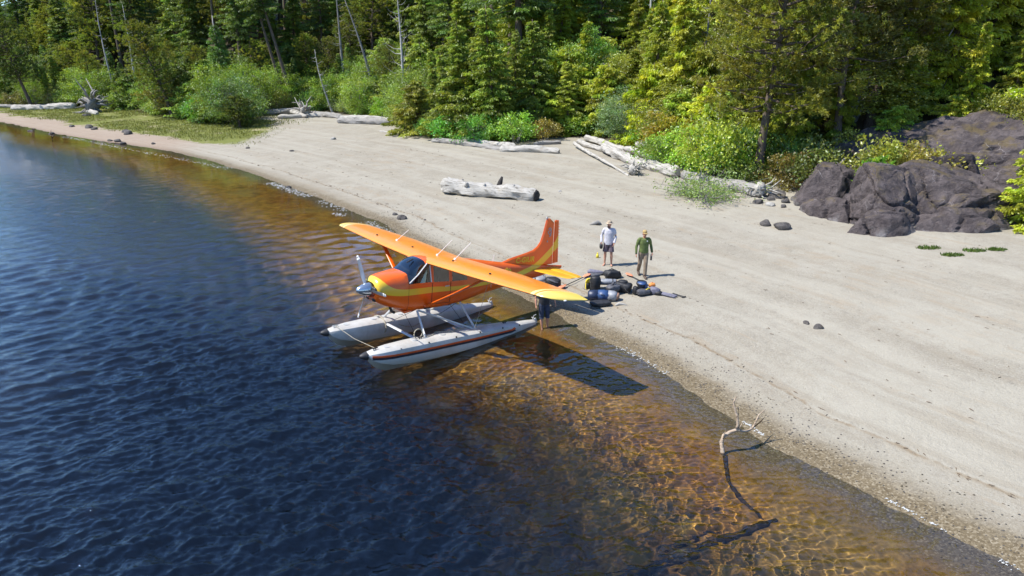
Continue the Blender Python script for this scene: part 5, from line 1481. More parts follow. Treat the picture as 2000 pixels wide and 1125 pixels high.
rootwad('root_wad', 'tangled silver root wad on the grassy spit', -63.6, 109.5, 2.5, 34, 2)
rootwad('root_wad', 'small tangle of bleached roots under the thin white pole', 8.0, 46.6, .75, 26, 3, 'drift')
rootwad('root_stump', 'pale upturned root stump beside the creek', 13.7, 38.6, .85, 16, 4, 'drift')
rootwad('root_wad', 'pale tangled roots in the far driftwood pile', -26.8, 93.4, 1.5, 22, 5, 'drift')
o = MB(); o.tube([(-.28, 0, .0), (-.05, .02, .07), (.14, .03, .13), (.30, .0, .02)], [.02, .09, .14, .05], 7, wob=.3); o = o.build('wood_chunk', M['drift_grey'], None, True); o.location = at(4.1, 33.9); tag(o, 'grey wedge of driftwood on the sand above the two standing people', 'driftwood')

# dead branch standing in the shallows, with its drowned stem
br = thing('dead_branch', 'forked dead branch standing out of the shallow water in the foreground', 'branch', (4.60, 13.47, 0))
def limb(name, P, R, seg=8, mat='branch'):
    w = MB(); w.tube(P, R, seg, wob=.10); return w.build(name, M[mat], br, True)
limb('stem', [(.04, -.10, -.32), (0, 0, 0), (-.03, .05, .24), (.02, .08, .36), (.14, .10, .43), (.30, .12, .48), (.36, .13, .50)], [.055, .05, .046, .043, .04, .036, .026])
limb('upright_limb', [(.29, .12, .47), (.32, .14, .60), (.29, .15, .78), (.22, .2, 1.0), (.20, .21, 1.10), (.25, .22, 1.24)], [.036, .032, .028, .024, .02, .010])
limb('side_limb', [(.32, .12, .48), (.45, .2, .40), (.60, .27, .37), (.72, .33, .40), (.80, .38, .55), (.86, .42, .68), (1.0, .46, .80)], [.034, .029, .026, .024, .018, .014, .007])
limb('twig', [(.74, .34, .42), (.86, .46, .42), (1.0, .62, .42), (1.12, .72, .46)], [.018, .015, .01, .005], 6, 'wet_wood')
limb('twig', [(.86, .46, .42), (.95, .46, .50), (1.0, .5, .56)], [.012, .009, .004], 6, 'wet_wood')
limb('twig', [(.24, .19, .98), (.32, .22, .96), (.34, .22, .80), (.31, .2, .72)], [.014, .012, .009, .005], 6)
limb('twig', [(.32, .12, .48), (.38, .12, .58), (.40, .12, .64)], [.022, .014, .004], 6)
limb('twig', [(.0, .05, .30), (.02, .05, .44), (.03, .04, .50)], [.022, .014, .004], 6)
dst = limb('drowned_stem', [(.04, -.08, -.10), (-.06, -.5, -.10), (-.16, -1.0, -.17), (-.10, -1.5, -.22), (.05, -1.9, -.26), (.2, -2.3, -.31)], [.055, .04, .05, .055, .035, .02], 8, 'wet_wood')
dst.cycles.is_caustics_receiver = True
for nm, lab, P, R in (('sunken_log', 'dark sunken log on the lake bed at the bottom edge', [(5.0, 11.25, -.24), (4.3, 10.95, -.32), (3.5, 10.62, -.42), (2.6, 10.25, -.56), (1.6, 9.85, -.74)], [.04, .08, .09, .10, .11]),
                      ('sunken_branch', 'thinner dark branch beside the sunken log', [(4.7, 11.28, -.33), (4.0, 11.15, -.42), (3.3, 10.85, -.50), (2.7, 10.65, -.58)], [.025, .05, .05, .03])):
    w = MB(); w.tube(P, R, 9, wob=.2); o = w.build(nm, M['wet_wood'], None, True); tag(o, lab, 'log'); o.cycles.is_caustics_receiver = True
w = MB(); w.tube([(0, 0, -.5), (.02, 0, .35), (-.05, 0, .75), (.08, 0, 1.15)], [.06, .05, .04, .015], 6); w.tube([(0, 0, .3), (.3, .1, .62)], [.04, .015], 5); o = w.build('snag_stick', M['wet_wood'], None, True); o.location = (-48.5, 75.2, 0); tag(o, 'thin forked stick poking out of the lake off the spit', 'stick')

# foam left by wavelets along the edge
M['foam'] = paint('foam', (.45, .45, .43), .7, var=.1, vscale=40)
fo = MB(); fr2 = random.Random(5)
def foam_run(a, b, n, off=(-.22, .05), w=1.0):
    a = Vector(a); b = Vector(b); d = (b - a); nn = Vector((-d.y, d.x)).normalized()
    for k in range(n):
        t = fr2.random(); c = a + d * t + nn * (fr2.gauss(0, .5) * .5 * (off[1] - off[0]) + (off[0] + off[1]) / 2) * w
        s = fr2.uniform(.006, .026) * w ** 1.3; m_ = 6; ph = fr2.random() * 6
        vs = [(c.x + cos(2 * pi * j / m_ + ph) * s * fr2.uniform(.6, 1.3) * 1.5 * abs(d.x) / d.length + cos(2 * pi * j / m_ + ph) * s * .5, c.y + sin(2 * pi * j / m_ + ph) * s * fr2.uniform(.5, 1.2), .012) for j in range(m_)]
        zc = max(.012, gz(c.x, c.y) + .008)
        vs = [(x, y, zc) for x, y, z in vs] + [(c.x, c.y, zc + .014)]
        fo.add(vs, [(j, (j + 1) % m_, m_) for j in range(m_)])
foam_run((3.15, 19.4), (4.3, 17.5), 80, (-.15, .16)); foam_run((5.45, 14.85), (5.75, 14.15), 50, (-.06, .06)); foam_run((7.2, 11.9), (7.9, 10.75), 45, (-.05, .05)); foam_run((8.35, 10.0), (8.7, 9.4), 25, (-.08, .08))
foam_run((-16.6, 49.0), (-12.4, 43.8), 260, (-.5, .05), 1.6); foam_run((-11.5, 42.4), (-9.2, 39.4), 60, (-.4, .0), 1.6); foam_run((-7.4, 36.6), (-5.4, 33.4), 230, (-.6, 0), 1.3); foam_run((-9.9, 38.6), (-9.2, 37.8), 30, (-.2, .2), 1.6); foam_run((-50, 80), (-22, 55.6), 240, (-.35, .1), 1.8)
fo = fo.build('foam', M['foam'], None, False); tag(fo, 'broken white foam lying along the waterline', 'foam', kind='stuff')


# fine litter: twigs and bark along the strand lines, pebbles in the wash
dr = random.Random(9)
M['brown_litter'] = paint('brown_litter', (.13, .09, .055), .9, var=.3)
lit = MB(); SL = np.cumsum(np.r_[0, np.hypot(*np.diff(SHORE, axis=0).T)])
def along(a, off):
    i = min(max(int(np.searchsorted(SL, a)), 1), len(SHORE) - 1); f = (a - SL[i - 1]) / (SL[i] - SL[i - 1]); d = Vector(SHORE[i] - SHORE[i - 1]).normalized()
    p = SHORE[i - 1] + (SHORE[i] - SHORE[i - 1]) * f; return p[0] - d.y * off, p[1] + d.x * off, atan2(d.y, d.x)
a0 = SL[8]; a1 = SL[27]; XY = []
for k in range(1000):
    off = dr.choice([1.9, 1.95, 2.05, 4.4, 7.2, 10.5, 14]) + dr.gauss(0, .12) if dr.random() < .65 else dr.uniform(1.2, 20)
    x, y, an = along(a0 + (a1 - a0) * dr.random() ** .8, off); XY.append((x, y, an + dr.gauss(0, .6)))
Zl = land(np.array([q[0] for q in XY]), np.array([q[1] for q in XY]))[0]
for (x, y, an), z in zip(XY, Zl):
    L = dr.uniform(.03, .14) * (1.0 if y < 35 else 1.5); d = Vector((cos(an), sin(an), 0)) * L / 2; r_ = dr.uniform(.004, .011) * (1 if y < 35 else 1.6); c = Vector((x, y, z + r_))
    lit.tube([c - d, c + Vector((dr.gauss(0, .01), dr.gauss(0, .01), .006)), c + d], [r_, r_, r_ * .5], 3, cap=False)
lo = lit.build('beach_litter', M['brown_litter'], None, False); tag(lo, 'scattered twigs and bark bits along the strand lines', 'debris', kind='stuff')
pe = MB(); XY = []
for k in range(2600):
    x, y, an = along(a0 + (SL[26] - a0) * (.45 + .55 * dr.random()), dr.gauss(.55, .55)); XY.append((x, y, an))
Zl = land(np.array([q[0] for q in XY]), np.array([q[1] for q in XY]))[0]
for (x, y, an), z in zip(XY, Zl):
    r_ = dr.uniform(.010, .030); c = (x, y, z + r_ * .2); q = [(r_, 0, 0), (0, r_ * .8, 0), (-r_, 0, 0), (0, -r_ * .8, 0), (0, 0, r_ * .6)]; ca, sa_ = cos(an + k), sin(an + k)
    pe.add([(c[0] + u_ * ca - v_ * sa_, c[1] + u_ * sa_ + v_ * ca, c[2] + w_) for u_, v_, w_ in q], [(0, 1, 4), (1, 2, 4), (2, 3, 4), (3, 0, 4)])
po = pe.build('pebbles', M['stone'], None, False); tag(po, 'small pebbles strewn in the wash along the waterline', 'pebbles', kind='stuff'); po.cycles.is_caustics_receiver = True

# ------------------------------------------------------------------ people
def skin_paint(name, c): return paint(name, c, .55, var=.12, vscale=12)


M['skin'] = skin_paint('skin', (.50, .25, .16)); M['skin_tan'] = skin_paint('tanned_skin', (.40, .19, .115)); M['hair'] = paint('dark_hair', (.03, .02, .014), .7, var=.3, vscale=40)
M['white_shirt'] = paint('white_shirt', (.52, .51, .545), .85, var=.10, vscale=9, bump=.6, bscale=9); M['green_shirt'] = paint('green_shirt', (.115, .15, .04), .85, var=.25, vscale=9, bump=.6, bscale=9)
M['navy'] = paint('navy_cloth', (.035, .045, .075), .85, var=.25, vscale=10, bump=.5, bscale=10); M['plum'] = paint('plum_cloth', (.14, .105, .125), .85, var=.35, vscale=14, bump=.5, bscale=10)
M['khaki'] = paint('khaki_cloth', (.25, .185, .125), .85, var=.2, vscale=9, bump=.6, bscale=9); M['tan_cap'] = paint('tan_cap', (.42, .29, .11), .8, var=.2); M['hatcloth'] = paint('hat_cloth', (.46, .36, .25), .85, var=.45, vscale=22)
M['black_cloth'] = paint('black_cloth', (.022, .022, .026), .8, var=.3, vscale=9, bump=.5); M['shoe'] = paint('brown_shoe', (.10, .065, .045), .7, var=.2)
M['lens'] = paint('dark_lens', (.01, .01, .012), .15)


def remeshed(mb, name, mat, parent, vox=.012, smooth_it=6):
    me = bpy.data.meshes.new(name); me.from_pydata(mb.v, [], mb.f)
    bm = bmesh.new(); bm.from_mesh(me); bmesh.ops.recalc_face_normals(bm, faces=bm.faces[:]); bm.to_mesh(me); bm.free()
    o = bpy.data.objects.new(name, me); COL.objects.link(o)
    md = o.modifiers.new('r', 'REMESH'); md.mode = 'VOXEL'; md.voxel_size = vox
    ms = o.modifiers.new('s', 'SMOOTH'); ms.iterations = smooth_it; ms.factor = .5
    bpy.context.view_layer.update()
    nm = bpy.data.meshes.new_from_object(o.evaluated_get(bpy.context.evaluated_depsgraph_get()))
    bpy.data.objects.remove(o); bpy.data.meshes.remove(me)
    nm.name = name; nm.materials.clear(); nm.materials.append(mat); nm.polygons.foreach_set('use_smooth', [True] * len(nm.polygons))
    r = bpy.data.objects.new(name, nm); COL.objects.link(r); r.parent = parent
    return r


def V3(*a): return Vector(a)


def hand(mb, wrist, direction, side, curl=.5, palm_normal=None):
    """palm and five unequal bent fingers hanging from the wrist; side +1 = the person's left"""
    d = Vector(direction).normalized(); fwd = Vector((0, 1, 0)); fwd = (fwd - d * fwd.dot(d)).normalized(); inn = Vector((-side, 0, 0)); inn = (inn - d * inn.dot(d) - fwd * inn.dot(fwd)).normalized()
    mb.tube([wrist, wrist + d * .045, wrist + d * .09], [.028, .036, .034], 8, flat=.6, up=tuple(inn))
    for k, (o, L) in enumerate(((.030, .070), (.011, .078), (-.009, .073), (-.028, .058))):
        p = wrist + d * .085 + fwd * o; a = curl * (.7 + .1 * k)
        p1 = p + (d * cos(a) + inn * sin(a)) * L * .5; p2 = p1 + (d * cos(2.1 * a) + inn * sin(2.1 * a)) * L * .5
        mb.tube([p, p1, p2], [.0105, .0098, .0085], 6)
    t0 = wrist + d * .03 + fwd * .028; t1 = t0 + (fwd * .6 + d * .8) * .042; t2 = t1 + (d * .9 + inn * .5) * .034
    mb.tube([t0, t1, t2], [.0135, .0115, .0095], 6)
    return wrist + d * .12 + inn * .03


def person(label, loc, rotz, scale, J, skin, build_clothes):
    t = thing('person', label, 'person', loc, (0, 0, rotz)); t.scale = (scale,) * 3
    b = MB()
    b.tube([J['pelvis'] + V3(0, 0, -.06), J['pelvis'] + V3(0, 0, .06), J['waist'], J['chest'], J['chest'] + V3(0, -.01, .12), J['neck']], [.13, .155, .14, .165, .15, .062], 16, flat=.62, up=(0, 1, 0))
    b.tube([J['neck'] + V3(0, 0, -.05), J['head'] + V3(0, -.01, -.06)], [.058, .052], 10)
    hd = J['head']; fz = J['face']; fy = Vector((sin(-fz), cos(fz), 0))
    sx = Vector((cos(fz), sin(fz), 0))
    hr = (0, 0, fz)
    b.ball(hd + V3(0, 0, .045), (.074, .094, .10), 16, 12, 1, hr); b.ball(hd + fy * .022 + V3(0, 0, -.035), (.058, .066, .082), 14, 10, 1, hr)
    b.tube([hd + fy * .09 + V3(0, 0, .035), hd + fy * .112 + V3(0, 0, .0), hd + fy * .09 + V3(0, 0, -.012)], [.010, .016, .012], 6)
    for s in (-1, 1): b.ball(hd + sx * (.076 * s) + V3(0, 0, .005), (.014, .024, .034), 8, 6, 1, hr)
    for s, q in ((1, 'L'), (-1, 'R')):
        b.tube([J['neck'] + V3(s * .02, 0, -.04), J['sh' + q] + V3(-s * .03, 0, .0), J['sh' + q] + V3(0, 0, -.03), (J['sh' + q] + J['el' + q]) / 2, J['el' + q], (J['el' + q] * .65 + J['wr' + q] * .35), J['wr' + q]], [.05, .055, .055, .047, .038, .041, .027], 10)
        J['grip' + q] = hand(b, J['wr' + q], J['wr' + q] - J['el' + q], s, J.get('curl' + q, .45))
        h, k, a = J['hip' + q], J['kn' + q], J['an' + q]
        b.tube([h + V3(0, 0, .05), h, h * .55 + k * .45, k, k * .65 + a * .35 + V3(0, -.012, 0), k * .25 + a * .75, a, a + V3(0, 0, -.05)], [.09, .094, .078, .055, .058, .042, .036, .036], 10)
        fd = J['foot' + q]
        b.tube([a + V3(0, 0, -.055) - fd * .05, a + V3(0, 0, -.055) + fd * .06, a + V3(0, 0, -.068) + fd * .13, a + V3(0, 0, -.074) + fd * .19], [.036, .040, .036, .020], 8, flat=.75, up=(0, 0, 1))
        for k2 in range(5):
            sd = Vector((fd.y, -fd.x, 0)); p = a + V3(0, 0, -.078) + fd * .17 + sd * (k2 - 2) * .016; b.tube([p, p + fd * (.04 - .004 * abs(k2 - 2))], [.0105, .009], 5)
    remeshed(b, 'body', skin, t, .0095, 3)
    for s in (-1, 1):
        e = MB(); e.ball(hd + fy * .088 + sx * (.030 * s) + V3(0, 0, .032), (.011, .008, .008), 8, 6); e.build('eye', M['lens'], t, True)
    m_ = MB(); m_.tube([hd + fy * .083 - sx * .022 + V3(0, 0, -.052), hd + fy * .09 + V3(0, 0, -.054), hd + fy * .083 + sx * .022 + V3(0, 0, -.052)], .005, 5); m_.build('mouth', M['plum'], t, True)
    build_clothes(t, J, hd, fy, sx, hr)
    return t


def shirt(t, J, mat, hem=.90, sleeve=.97, grow=.02):
    b = MB(); hp = J['pelvis'].copy(); hp.z = hem
    b.tube([hp, hp * .6 + J['waist'] * .4, J['waist'], J['chest'], J['chest'] + V3(0, -.01, .12), J['neck'] + V3(0, 0, -.015)], [.165 + grow, .165 + grow, .15 + grow, .168 + grow, .155 + grow, .085], 18, flat=.66, up=(0, 1, 0))
    for s, q in ((1, 'L'), (-1, 'R')):
        w = J['el' + q] + (J['wr' + q] - J['el' + q]) * sleeve if sleeve > 0 else J['sh' + q] + (J['el' + q] - J['sh' + q]) * -sleeve
        P = [J['neck'] + V3(s * .03, 0, -.05), J['sh' + q] + V3(-s * .02, 0, .0), J['sh' + q] + V3(0, 0, -.03), (J['sh' + q] + J['el' + q]) / 2]; R = [.06, .07, .073, .064]
        if sleeve > 0: P += [J['el' + q], w]; R += [.055, .044]
        else: P += [w]; R += [.075]
        b.tube(P, R, 12)
    return remeshed(b, 'shirt', mat, t, .012, 6)


def legs(t, J, mat, name, frac, flare=.02, top=.98):
    """frac along hip-knee-ankle: 0..2"""
    b = MB(); pv = J['pelvis'].copy()
    b.tube([V3(pv.x, pv.y, top), pv + V3(0, 0, .02), pv + V3(0, 0, -.07)], [.157, .170, .155], 16, flat=.68, up=(0, 1, 0))
    for q in 'LR':
        h, k, a = J['hip' + q], J['kn' + q], J['an' + q]; P = [h + V3(0, 0, .06), h]; R = [.10, .105]
        if frac <= 1: P += [h + (k - h) * frac * .5, h + (k - h) * frac]; R += [.10, .095 + flare]
        else: P += [(h + k) / 2, k, k + (a - k) * (frac - 1) * .5, k + (a - k) * (frac - 1)]; R += [.092, .078, .072, .068 + flare]
        b.tube(P, R, 12)
    return remeshed(b, name, mat, t, .012, 6)


def J_stand(**kw):
    J = dict(pelvis=V3(0, 0, .95), waist=V3(0, .01, 1.10), chest=V3(0, 0, 1.30), neck=V3(0, -.01, 1.49), head=V3(0, .02, 1.62), face=0.0,
             shL=V3(.19, -.01, 1.43), elL=V3(.27, -.03, 1.14), wrL=V3(.27, .06, .90), shR=V3(-.19, -.01, 1.43), elR=V3(-.27, -.03, 1.14), wrR=V3(-.27, .06, .90),
             hipL=V3(.095, 0, .90), knL=V3(.12, .02, .50), anL=V3(.13, -.02, .095), hipR=V3(-.095, 0, .90), knR=V3(-.12, .02, .50), anR=V3(-.13, -.02, .095),
             footL=V3(.2, 1, 0).normalized(), footR=V3(-.2, 1, 0).normalized())
    J.update(kw); return J


# rotz = pi faces the camera (-y)
def clothes_white(t, J, hd, fy, sx, hr):
    s = shirt(t, J, M['white_shirt'], .84, .97, .028); legs(t, J, M['plum'], 'shorts', .88, .02)
    h = MB(); h.ball(hd + V3(0, -.0, .098), (.088, .106, .075), 18, 8, .9, hr); h.build('hat', M['hatcloth'], t, True)
    w = MB(); c = hd + V3(0, 0, .075)
    w.loft([[c + sx * (cos(a) * r * .88) + fy * (sin(a) * r) + V3(0, 0, z) for a in [2 * pi * k / 24 for k in range(24)]] for r, z in ((.09, .02), (.165, -.008), (.168, -.014), (.09, .008))], False, False); w.build('hat_brim', M['hatcloth'], t, True)
    bd = MB(); bd.ball(hd + fy * .045 + V3(0, 0, -.075), (.056, .056, .05), 12, 8, 1, hr); bd.build('beard', M['hair'], t, True)


def clothes_green(t, J, hd, fy, sx, hr):
    s = shirt(t, J, M['green_shirt'], .92, .95, .018); tr_ = legs(t, J, M['khaki'], 'trousers', 1.97, .0)
    h = MB(); h.ball(hd + V3(0, 0, .09), (.085, .102, .072), 16, 8, .95, hr); h.build('cap', M['tan_cap'], t, True)
    w = MB(); c = hd + V3(0, 0, .065) + fy * .08
    w.loft([[c + sx * (x * .075) + fy * (y * (1 - .35 * x * x)) + V3(0, 0, -.02 * y / .1 + z) for x in np.linspace(-1, 1, 9)] for y, z in ((0, .006), (.085, .0), (.085, -.006), (0, 0))], False, False, False); w.build('cap_peak', M['tan_cap'], t, True)
    g_ = MB(); g_.tube([hd + fy * .097 - sx * .055 + V3(0, 0, .032), hd + fy * .106 + V3(0, 0, .034), hd + fy * .097 + sx * .055 + V3(0, 0, .032)], .016, 8); g_.build('sunglasses', M['lens'], t, True)
    e = MB(); e.ball(J['chest'] + V3(-.085, .128, .08), (.024, .006, .024), 10, 6); e.build('chest_badge', M['white'], s, True)
    for q in 'LR':
        f = J['foot' + q]; a = J['an' + q]; w = MB(); w.tube([a + V3(0, 0, -.04) - f * .075, a + V3(0, 0, -.05) + f * .06, a + V3(0, 0, -.062) + f * .16, a + V3(0, 0, -.07) + f * .215], [.050, .052, .046, .028], 10, flat=.85); w.build('shoe', M['shoe'], t, True)
    for q in 'L':
        w = MB(); p = J['wr' + q]; w.tube([p + V3(0, 0, .015), p + V3(0, 0, -.01)], .036, 10); w.build('watch', M['black'], t, True)


def clothes_wader(t, J, hd, fy, sx, hr):
    shirt(t, J, M['black_cloth'], .90, -.75, .018); legs(t, J, M['navy'], 'shorts', 1.18, .022)
    h = MB(); h.ball(hd + V3(0, -.012, .07), (.082, .10, .088), 14, 8); h.build('hair', M['hair'], t, True)


PA = at(3.87, 27.24); PB = at(4.98, 25.66); PC = (1.02, 21.05, gz(1.02, 21.05))
pA = person('bearded person in white long-sleeved shirt, sun hat and plum shorts standing barefoot', PA, pi - .25, 1.03,
       J_stand(face=-.55, wrL=V3(.27, .13, .93), elL=V3(.29, -.02, 1.17), elR=V3(-.26, -.02, 1.14), wrR=V3(-.22, .12, .92), curlL=1.1), M['skin'], clothes_white)
pB = person('person in green shirt, tan cap and khaki trousers walking toward the gear', PB, pi + .05, 1.03,
       J_stand(hipL=V3(.09, 0, .90), knL=V3(.11, -.02, .52), anL=V3(.09, -.30, .17), hipR=V3(-.09, 0, .90), knR=V3(-.07, .12, .52), anR=V3(-.05, .17, .095), footL=V3(.05, .95, -.3).normalized(), footR=V3(-.05, 1, 0).normalized(),
               elR=V3(-.28, -.06, 1.15), wrR=V3(-.30, .06, .93), curlR=1.2, elL=V3(.28, .0, 1.14), wrL=V3(.29, .08, .90)), M['skin_tan'], clothes_green)
pC = person('barefoot person in dark shirt and navy shorts wading behind the wing tip', PC, pi + .2, .955,
       J_stand(elR=V3(-.33, -.02, 1.18), wrR=V3(-.37, .05, .95), elL=V3(.28, -.03, 1.14), wrL=V3(.29, .06, .90), head=V3(0, .07, 1.58), anL=V3(.08, .06, .095), knL=V3(.10, .06, .5)), M['skin'], clothes_wader)
for o in pC.children: o.cycles.is_caustics_receiver = True


def held(name, label, cat, pl, J_grip, mb, mat):
    o = mb.build(name, mat, None, True); o.location = pl.matrix_basis @ J_grip; tag(o, label, cat); return o


# ------------------------------------------------------------------ gear on the sand
def gp(u, label=None): return u


M['drybag_navy'] = paint('navy_dry_bag', (.022, .034, .075), .45, var=.3, vscale=5, bump=.5, bscale=6); M['drybag_blue'] = paint('blue_dry_bag', (.03, .07, .18), .45, var=.25, vscale=5, bump=.5, bscale=6)
M['bag_black'] = paint('black_bag', (.020, .020, .022), .6, var=.4, vscale=6, bump=.8, bscale=8); M['bag_grey'] = paint('grey_bag', (.085, .085, .095), .6, var=.35, vscale=6, bump=.7, bscale=8)
M['pale_roll'] = paint('pale_roll', (.24, .25, .27), .5, var=.25, vscale=6, bump=.4); M['purple_grey'] = paint('purple_grey_cloth', (.15, .145, .19), .7, var=.25, vscale=8, bump=.5); M['orange_bag'] = paint('orange_pouch', (.78, .27, .06), .6, var=.2)
M['yellow_item'] = paint('yellow_plastic', (.75, .58, .04), .45, var=.15); M['paddle_blade'] = paint('salmon_blade', (.74, .27, .14), .4, var=.15); M['shaft'] = paint('dark_shaft', (.05, .045, .035), .45, var=.2)
M['brown_bag'] = paint('brown_cloth', (.25, .14, .09), .8, var=.3)


def bag(name, label, x, y, z=0.0, rz=0.0, cat='bag'):
    t = thing(name, label, cat, (x, y, gz(x, y) + z), (0, 0, rz)); t.scale = (.86, .86, .74); return t


# black duffel
t = bag('duffel_bag', 'black duffel bag standing alone at the back of the gear', 3.80, 25.6, 0, .3)
w = MB(); w.ball((0, 0, .22), (.34, .22, .20), 18, 12, .5, (0, .12, 0), .3, 2); w.build('bag_body', M['bag_black'], t, True)
w = MB(); w.ball((.20, -.02, .16), (.24, .2, .16), 14, 10, .7, None, .2, 3); w.build('side_pocket', M['bag_black'], t, True)
w = MB(); w.tube([(-.1, 0, .43), (0, .02, .54), (.1, 0, .44)], .02, 6); w.build('handle', M['black'], t, True)
w = MB(); w.tube([(-.3, -.1, .3), (-.42, -.2, .06), (-.25, -.3, .02), (0, -.28, .03)], .018, 5); w.build('strap', M['black'], t, True)
w = MB(); w.ball((-.02, -.28, .05), (.26, .1, .06), 12, 8, .8, None, .2, 5); o = w.build('brown_cloth', M['brown_bag'], None, True); o.location = at(3.72, 25.35); tag(o, 'folded brown cloth in front of the black duffel', 'cloth')
# upright dry bag with rolled top
t = bag('dry_bag', 'tall black dry bag standing upright beside the yellow handle', 3.02, 24.25, 0, .1)
w = MB(); w.tube([(0, 0, 0), (0, 0, .08), (0, 0, .5), (0, .0, .72), (0, 0, .80)], [.20, .22, .215, .20, .17], 18, wob=.05); w.build('bag_body', M['bag_black'], t, True)
w = MB(); w.tube([(-.19, 0, .83), (.19, 0, .83)], .045, 10); w.build('rolled_top', M['bag_grey'], t, True)
w = MB(); w.tube([(-.22, -.05, .1), (-.27, -.1, .45), (-.2, -.02, .75)], .016, 5); w.build('strap', M['black'], t, True)
# yellow-handled bag
t = bag('yellow_bag', 'small yellow bag leaning behind the tall black dry bag', 2.80, 24.6, 0, .4)
w = MB(); w.ball((0, 0, .40), (.11, .05, .16), 14, 10, .6, (.3, .2, 0), .2, 4); w.build('bag_body', M['yellow_item'], t, True)
w = MB(); w.tube([(-.12, -.02, .3), (-.16, -.08, .05), (-.12, -.12, .0)], .02, 5); w.build('strap', M['yellow_item'], t, True)
w = MB(); w.ball((.02, .02, .14), (.15, .11, .16), 12, 8, .7, None, .15, 6); w.build('lower_pocket', M['bag_black'], t, True)
# pale sleeping-mat roll
t = bag('mat_roll', 'pale grey rolled mat lying across the middle of the gear pile', 3.45, 24.5, .16, -.1)
w = MB(); w.tube([(-.42, 0, .12), (-.40, 0, .12), (.40, 0, .12), (.42, 0, .12)], [.13, .155, .155, .13], 16); w.build('roll', M['pale_roll'], t, True)
for xx in (-.25, .27): w = MB(); w.tube([(xx - .02, 0, .12), (xx + .02, 0, .12)], .162, 16); w.build('strap', M['black'], t, True)
# black rucksack
t = bag('rucksack', 'round black rucksack at the right end of the gear pile', 4.02, 24.1, 0, -.5)
w = MB(); w.ball((0, 0, .25), (.36, .27, .22), 20, 12, .55, (0, .1, 0), .18, 7); w.build('bag_body', M['bag_black'], t, True)
w = MB(); w.ball((-.05, .05, .47), (.20, .16, .09), 14, 8, .8, None, .15, 8); w.build('lid', M['bag_black'], t, True)
w = MB(); w.tube([(.1, -.24, .35), (.25, -.34, .2), (.38, -.3, .05), (.52, -.22, .02)], .022, 5); w.build('strap', M['black'], t, True)
w = MB(); w.ball((-.22, -.18, .3), (.22, .10, .10), 14, 8, .7, (0, .3, 0), .2, 9); w.build('front_pocket', M['bag_grey'], t, True)
# grey bag in the middle
t = bag('grey_sack', 'crumpled grey sack in the middle of the gear pile', 3.62, 23.85, .08, .4)
w = MB(); w.ball((0, 0, .22), (.30, .20, .15), 18, 12, .6, None, .3, 11); w.build('bag_body', M['bag_grey'], t, True)
w = MB(); w.tube([(-.05, 0, .40), (0, 0, .48), (.06, .02, .46)], [.06, .03, .05], 8); w.build('tied_neck', M['bag_grey'], t, True)
# long navy-blue dry bag
t = bag('long_dry_bag', 'long navy and blue dry bag with a pale end, front of the gear', 3.20, 23.35, 0, -.18)
w = MB(); w.tube([(-.62, 0, .22), (-.55, 0, .22), (-.2, 0, .24)], [.16, .24, .25], 18, wob=.03); w.build('navy_end', M['drybag_navy'], t, True)
w = MB(); w.tube([(-.22, 0, .24), (.0, 0, .25), (.22, 0, .24)], [.248, .258, .25], 18, wob=.03); w.build('blue_middle', M['drybag_blue'], t, True)
w = MB(); w.tube([(.20, 0, .24), (.45, 0, .23), (.55, 0, .22)], [.252, .25, .20], 18, wob=.03); w.build('pale_end', M['pale_roll'], t, True)
w = MB(); w.tube([(.53, 0, .22), (.62, 0, .21), (.66, 0, .2)], [.2, .17, .05], 14, wob=.05); w.build('closure', M['brown_bag'], t, True)
w = MB(); w.tube([(-.1, -.22, .33), (0, -.27, .38), (.1, -.22, .33)], .014, 5); w.build('handle', M['black'], t, True)
# black bag in the wing's shadow
t = bag('low_bag', 'flat black bag in the shadow in front of the long dry bag', 3.05, 22.85, 0, .2)
w = MB(); w.ball((0, 0, .12), (.42, .25, .10), 18, 10, .55, None, .25, 13); w.build('bag_body', M['bag_black'], t, True)
w = MB(); w.tube([(-.35, -.12, .1), (-.5, -.25, .02), (-.35, -.38, .02), (-.1, -.32, .02)], .016, 5); w.build('strap', M['black'], t, True)
o = MB(); o.tube([(0, 0, .02), (.12, .05, .06), (.30, .02, .05), (.42, -.04, .02)], [.03, .05, .04, .015], 7, wob=.3); o = o.build('wood_chip', M['drift'], None, True); o.location = at(3.55, 22.75); tag(o, 'small pale driftwood chip beside the flat black bag', 'driftwood')
# open blue rucksack and its neighbours
t = bag('open_rucksack', 'open blue and black rucksack of the right-hand gear group', 4.62, 23.75, 0, .2)
w = MB(); w.tube([(0, .05, .05), (0, .05, .15), (0, .05, .48), (0, .03, .56), (0, .03, .54), (0, .04, .3)], [.2, .24, .23, .22, .19, .17], 18, flat=.85, cap=False); w.build('bag_body', M['bag_black'], t, True)
w = MB(); w.tube([(0, .03, .50), (0, .03, .575), (0, .03, .56), (0, .04, .34)], [.225, .215, .18, .16], 18, flat=.85, cap=False); w.build('blue_rim', M['drybag_blue'], t, True)
w = MB(); w.ball((.14, -.12, .36), (.07, .04, .16), 10, 8, .6); w.build('blue_panel', M['drybag_blue'], t, True)
w = MB(); w.ball((-.02, -.22, .17), (.30, .18, .13), 16, 10, .55, None, .25, 15); w.build('front_pocket', M['bag_grey'], t, True)
w = MB(); w.ball((.28, -.15, .14), (.20, .18, .15), 14, 10, .75, None, .25, 16); w.build('side_pocket', M['bag_black'], t, True)
w = MB(); w.ball((-.28, -.02, .2), (.12, .14, .2), 14, 10, .75, None, .25, 17); w.build('side_pouch', M['bag_black'], t, True)
w = MB(); w.tube([(.05, -.33, .3), (.16, -.28, .34), (.3, -.2, .3)], .022, 5); w.build('strap', M['yellow_item'], t, True)
t = bag('orange_pouch', 'small orange pouch on top of the grey stuff sack', 5.0, 23.85, .20, .3)
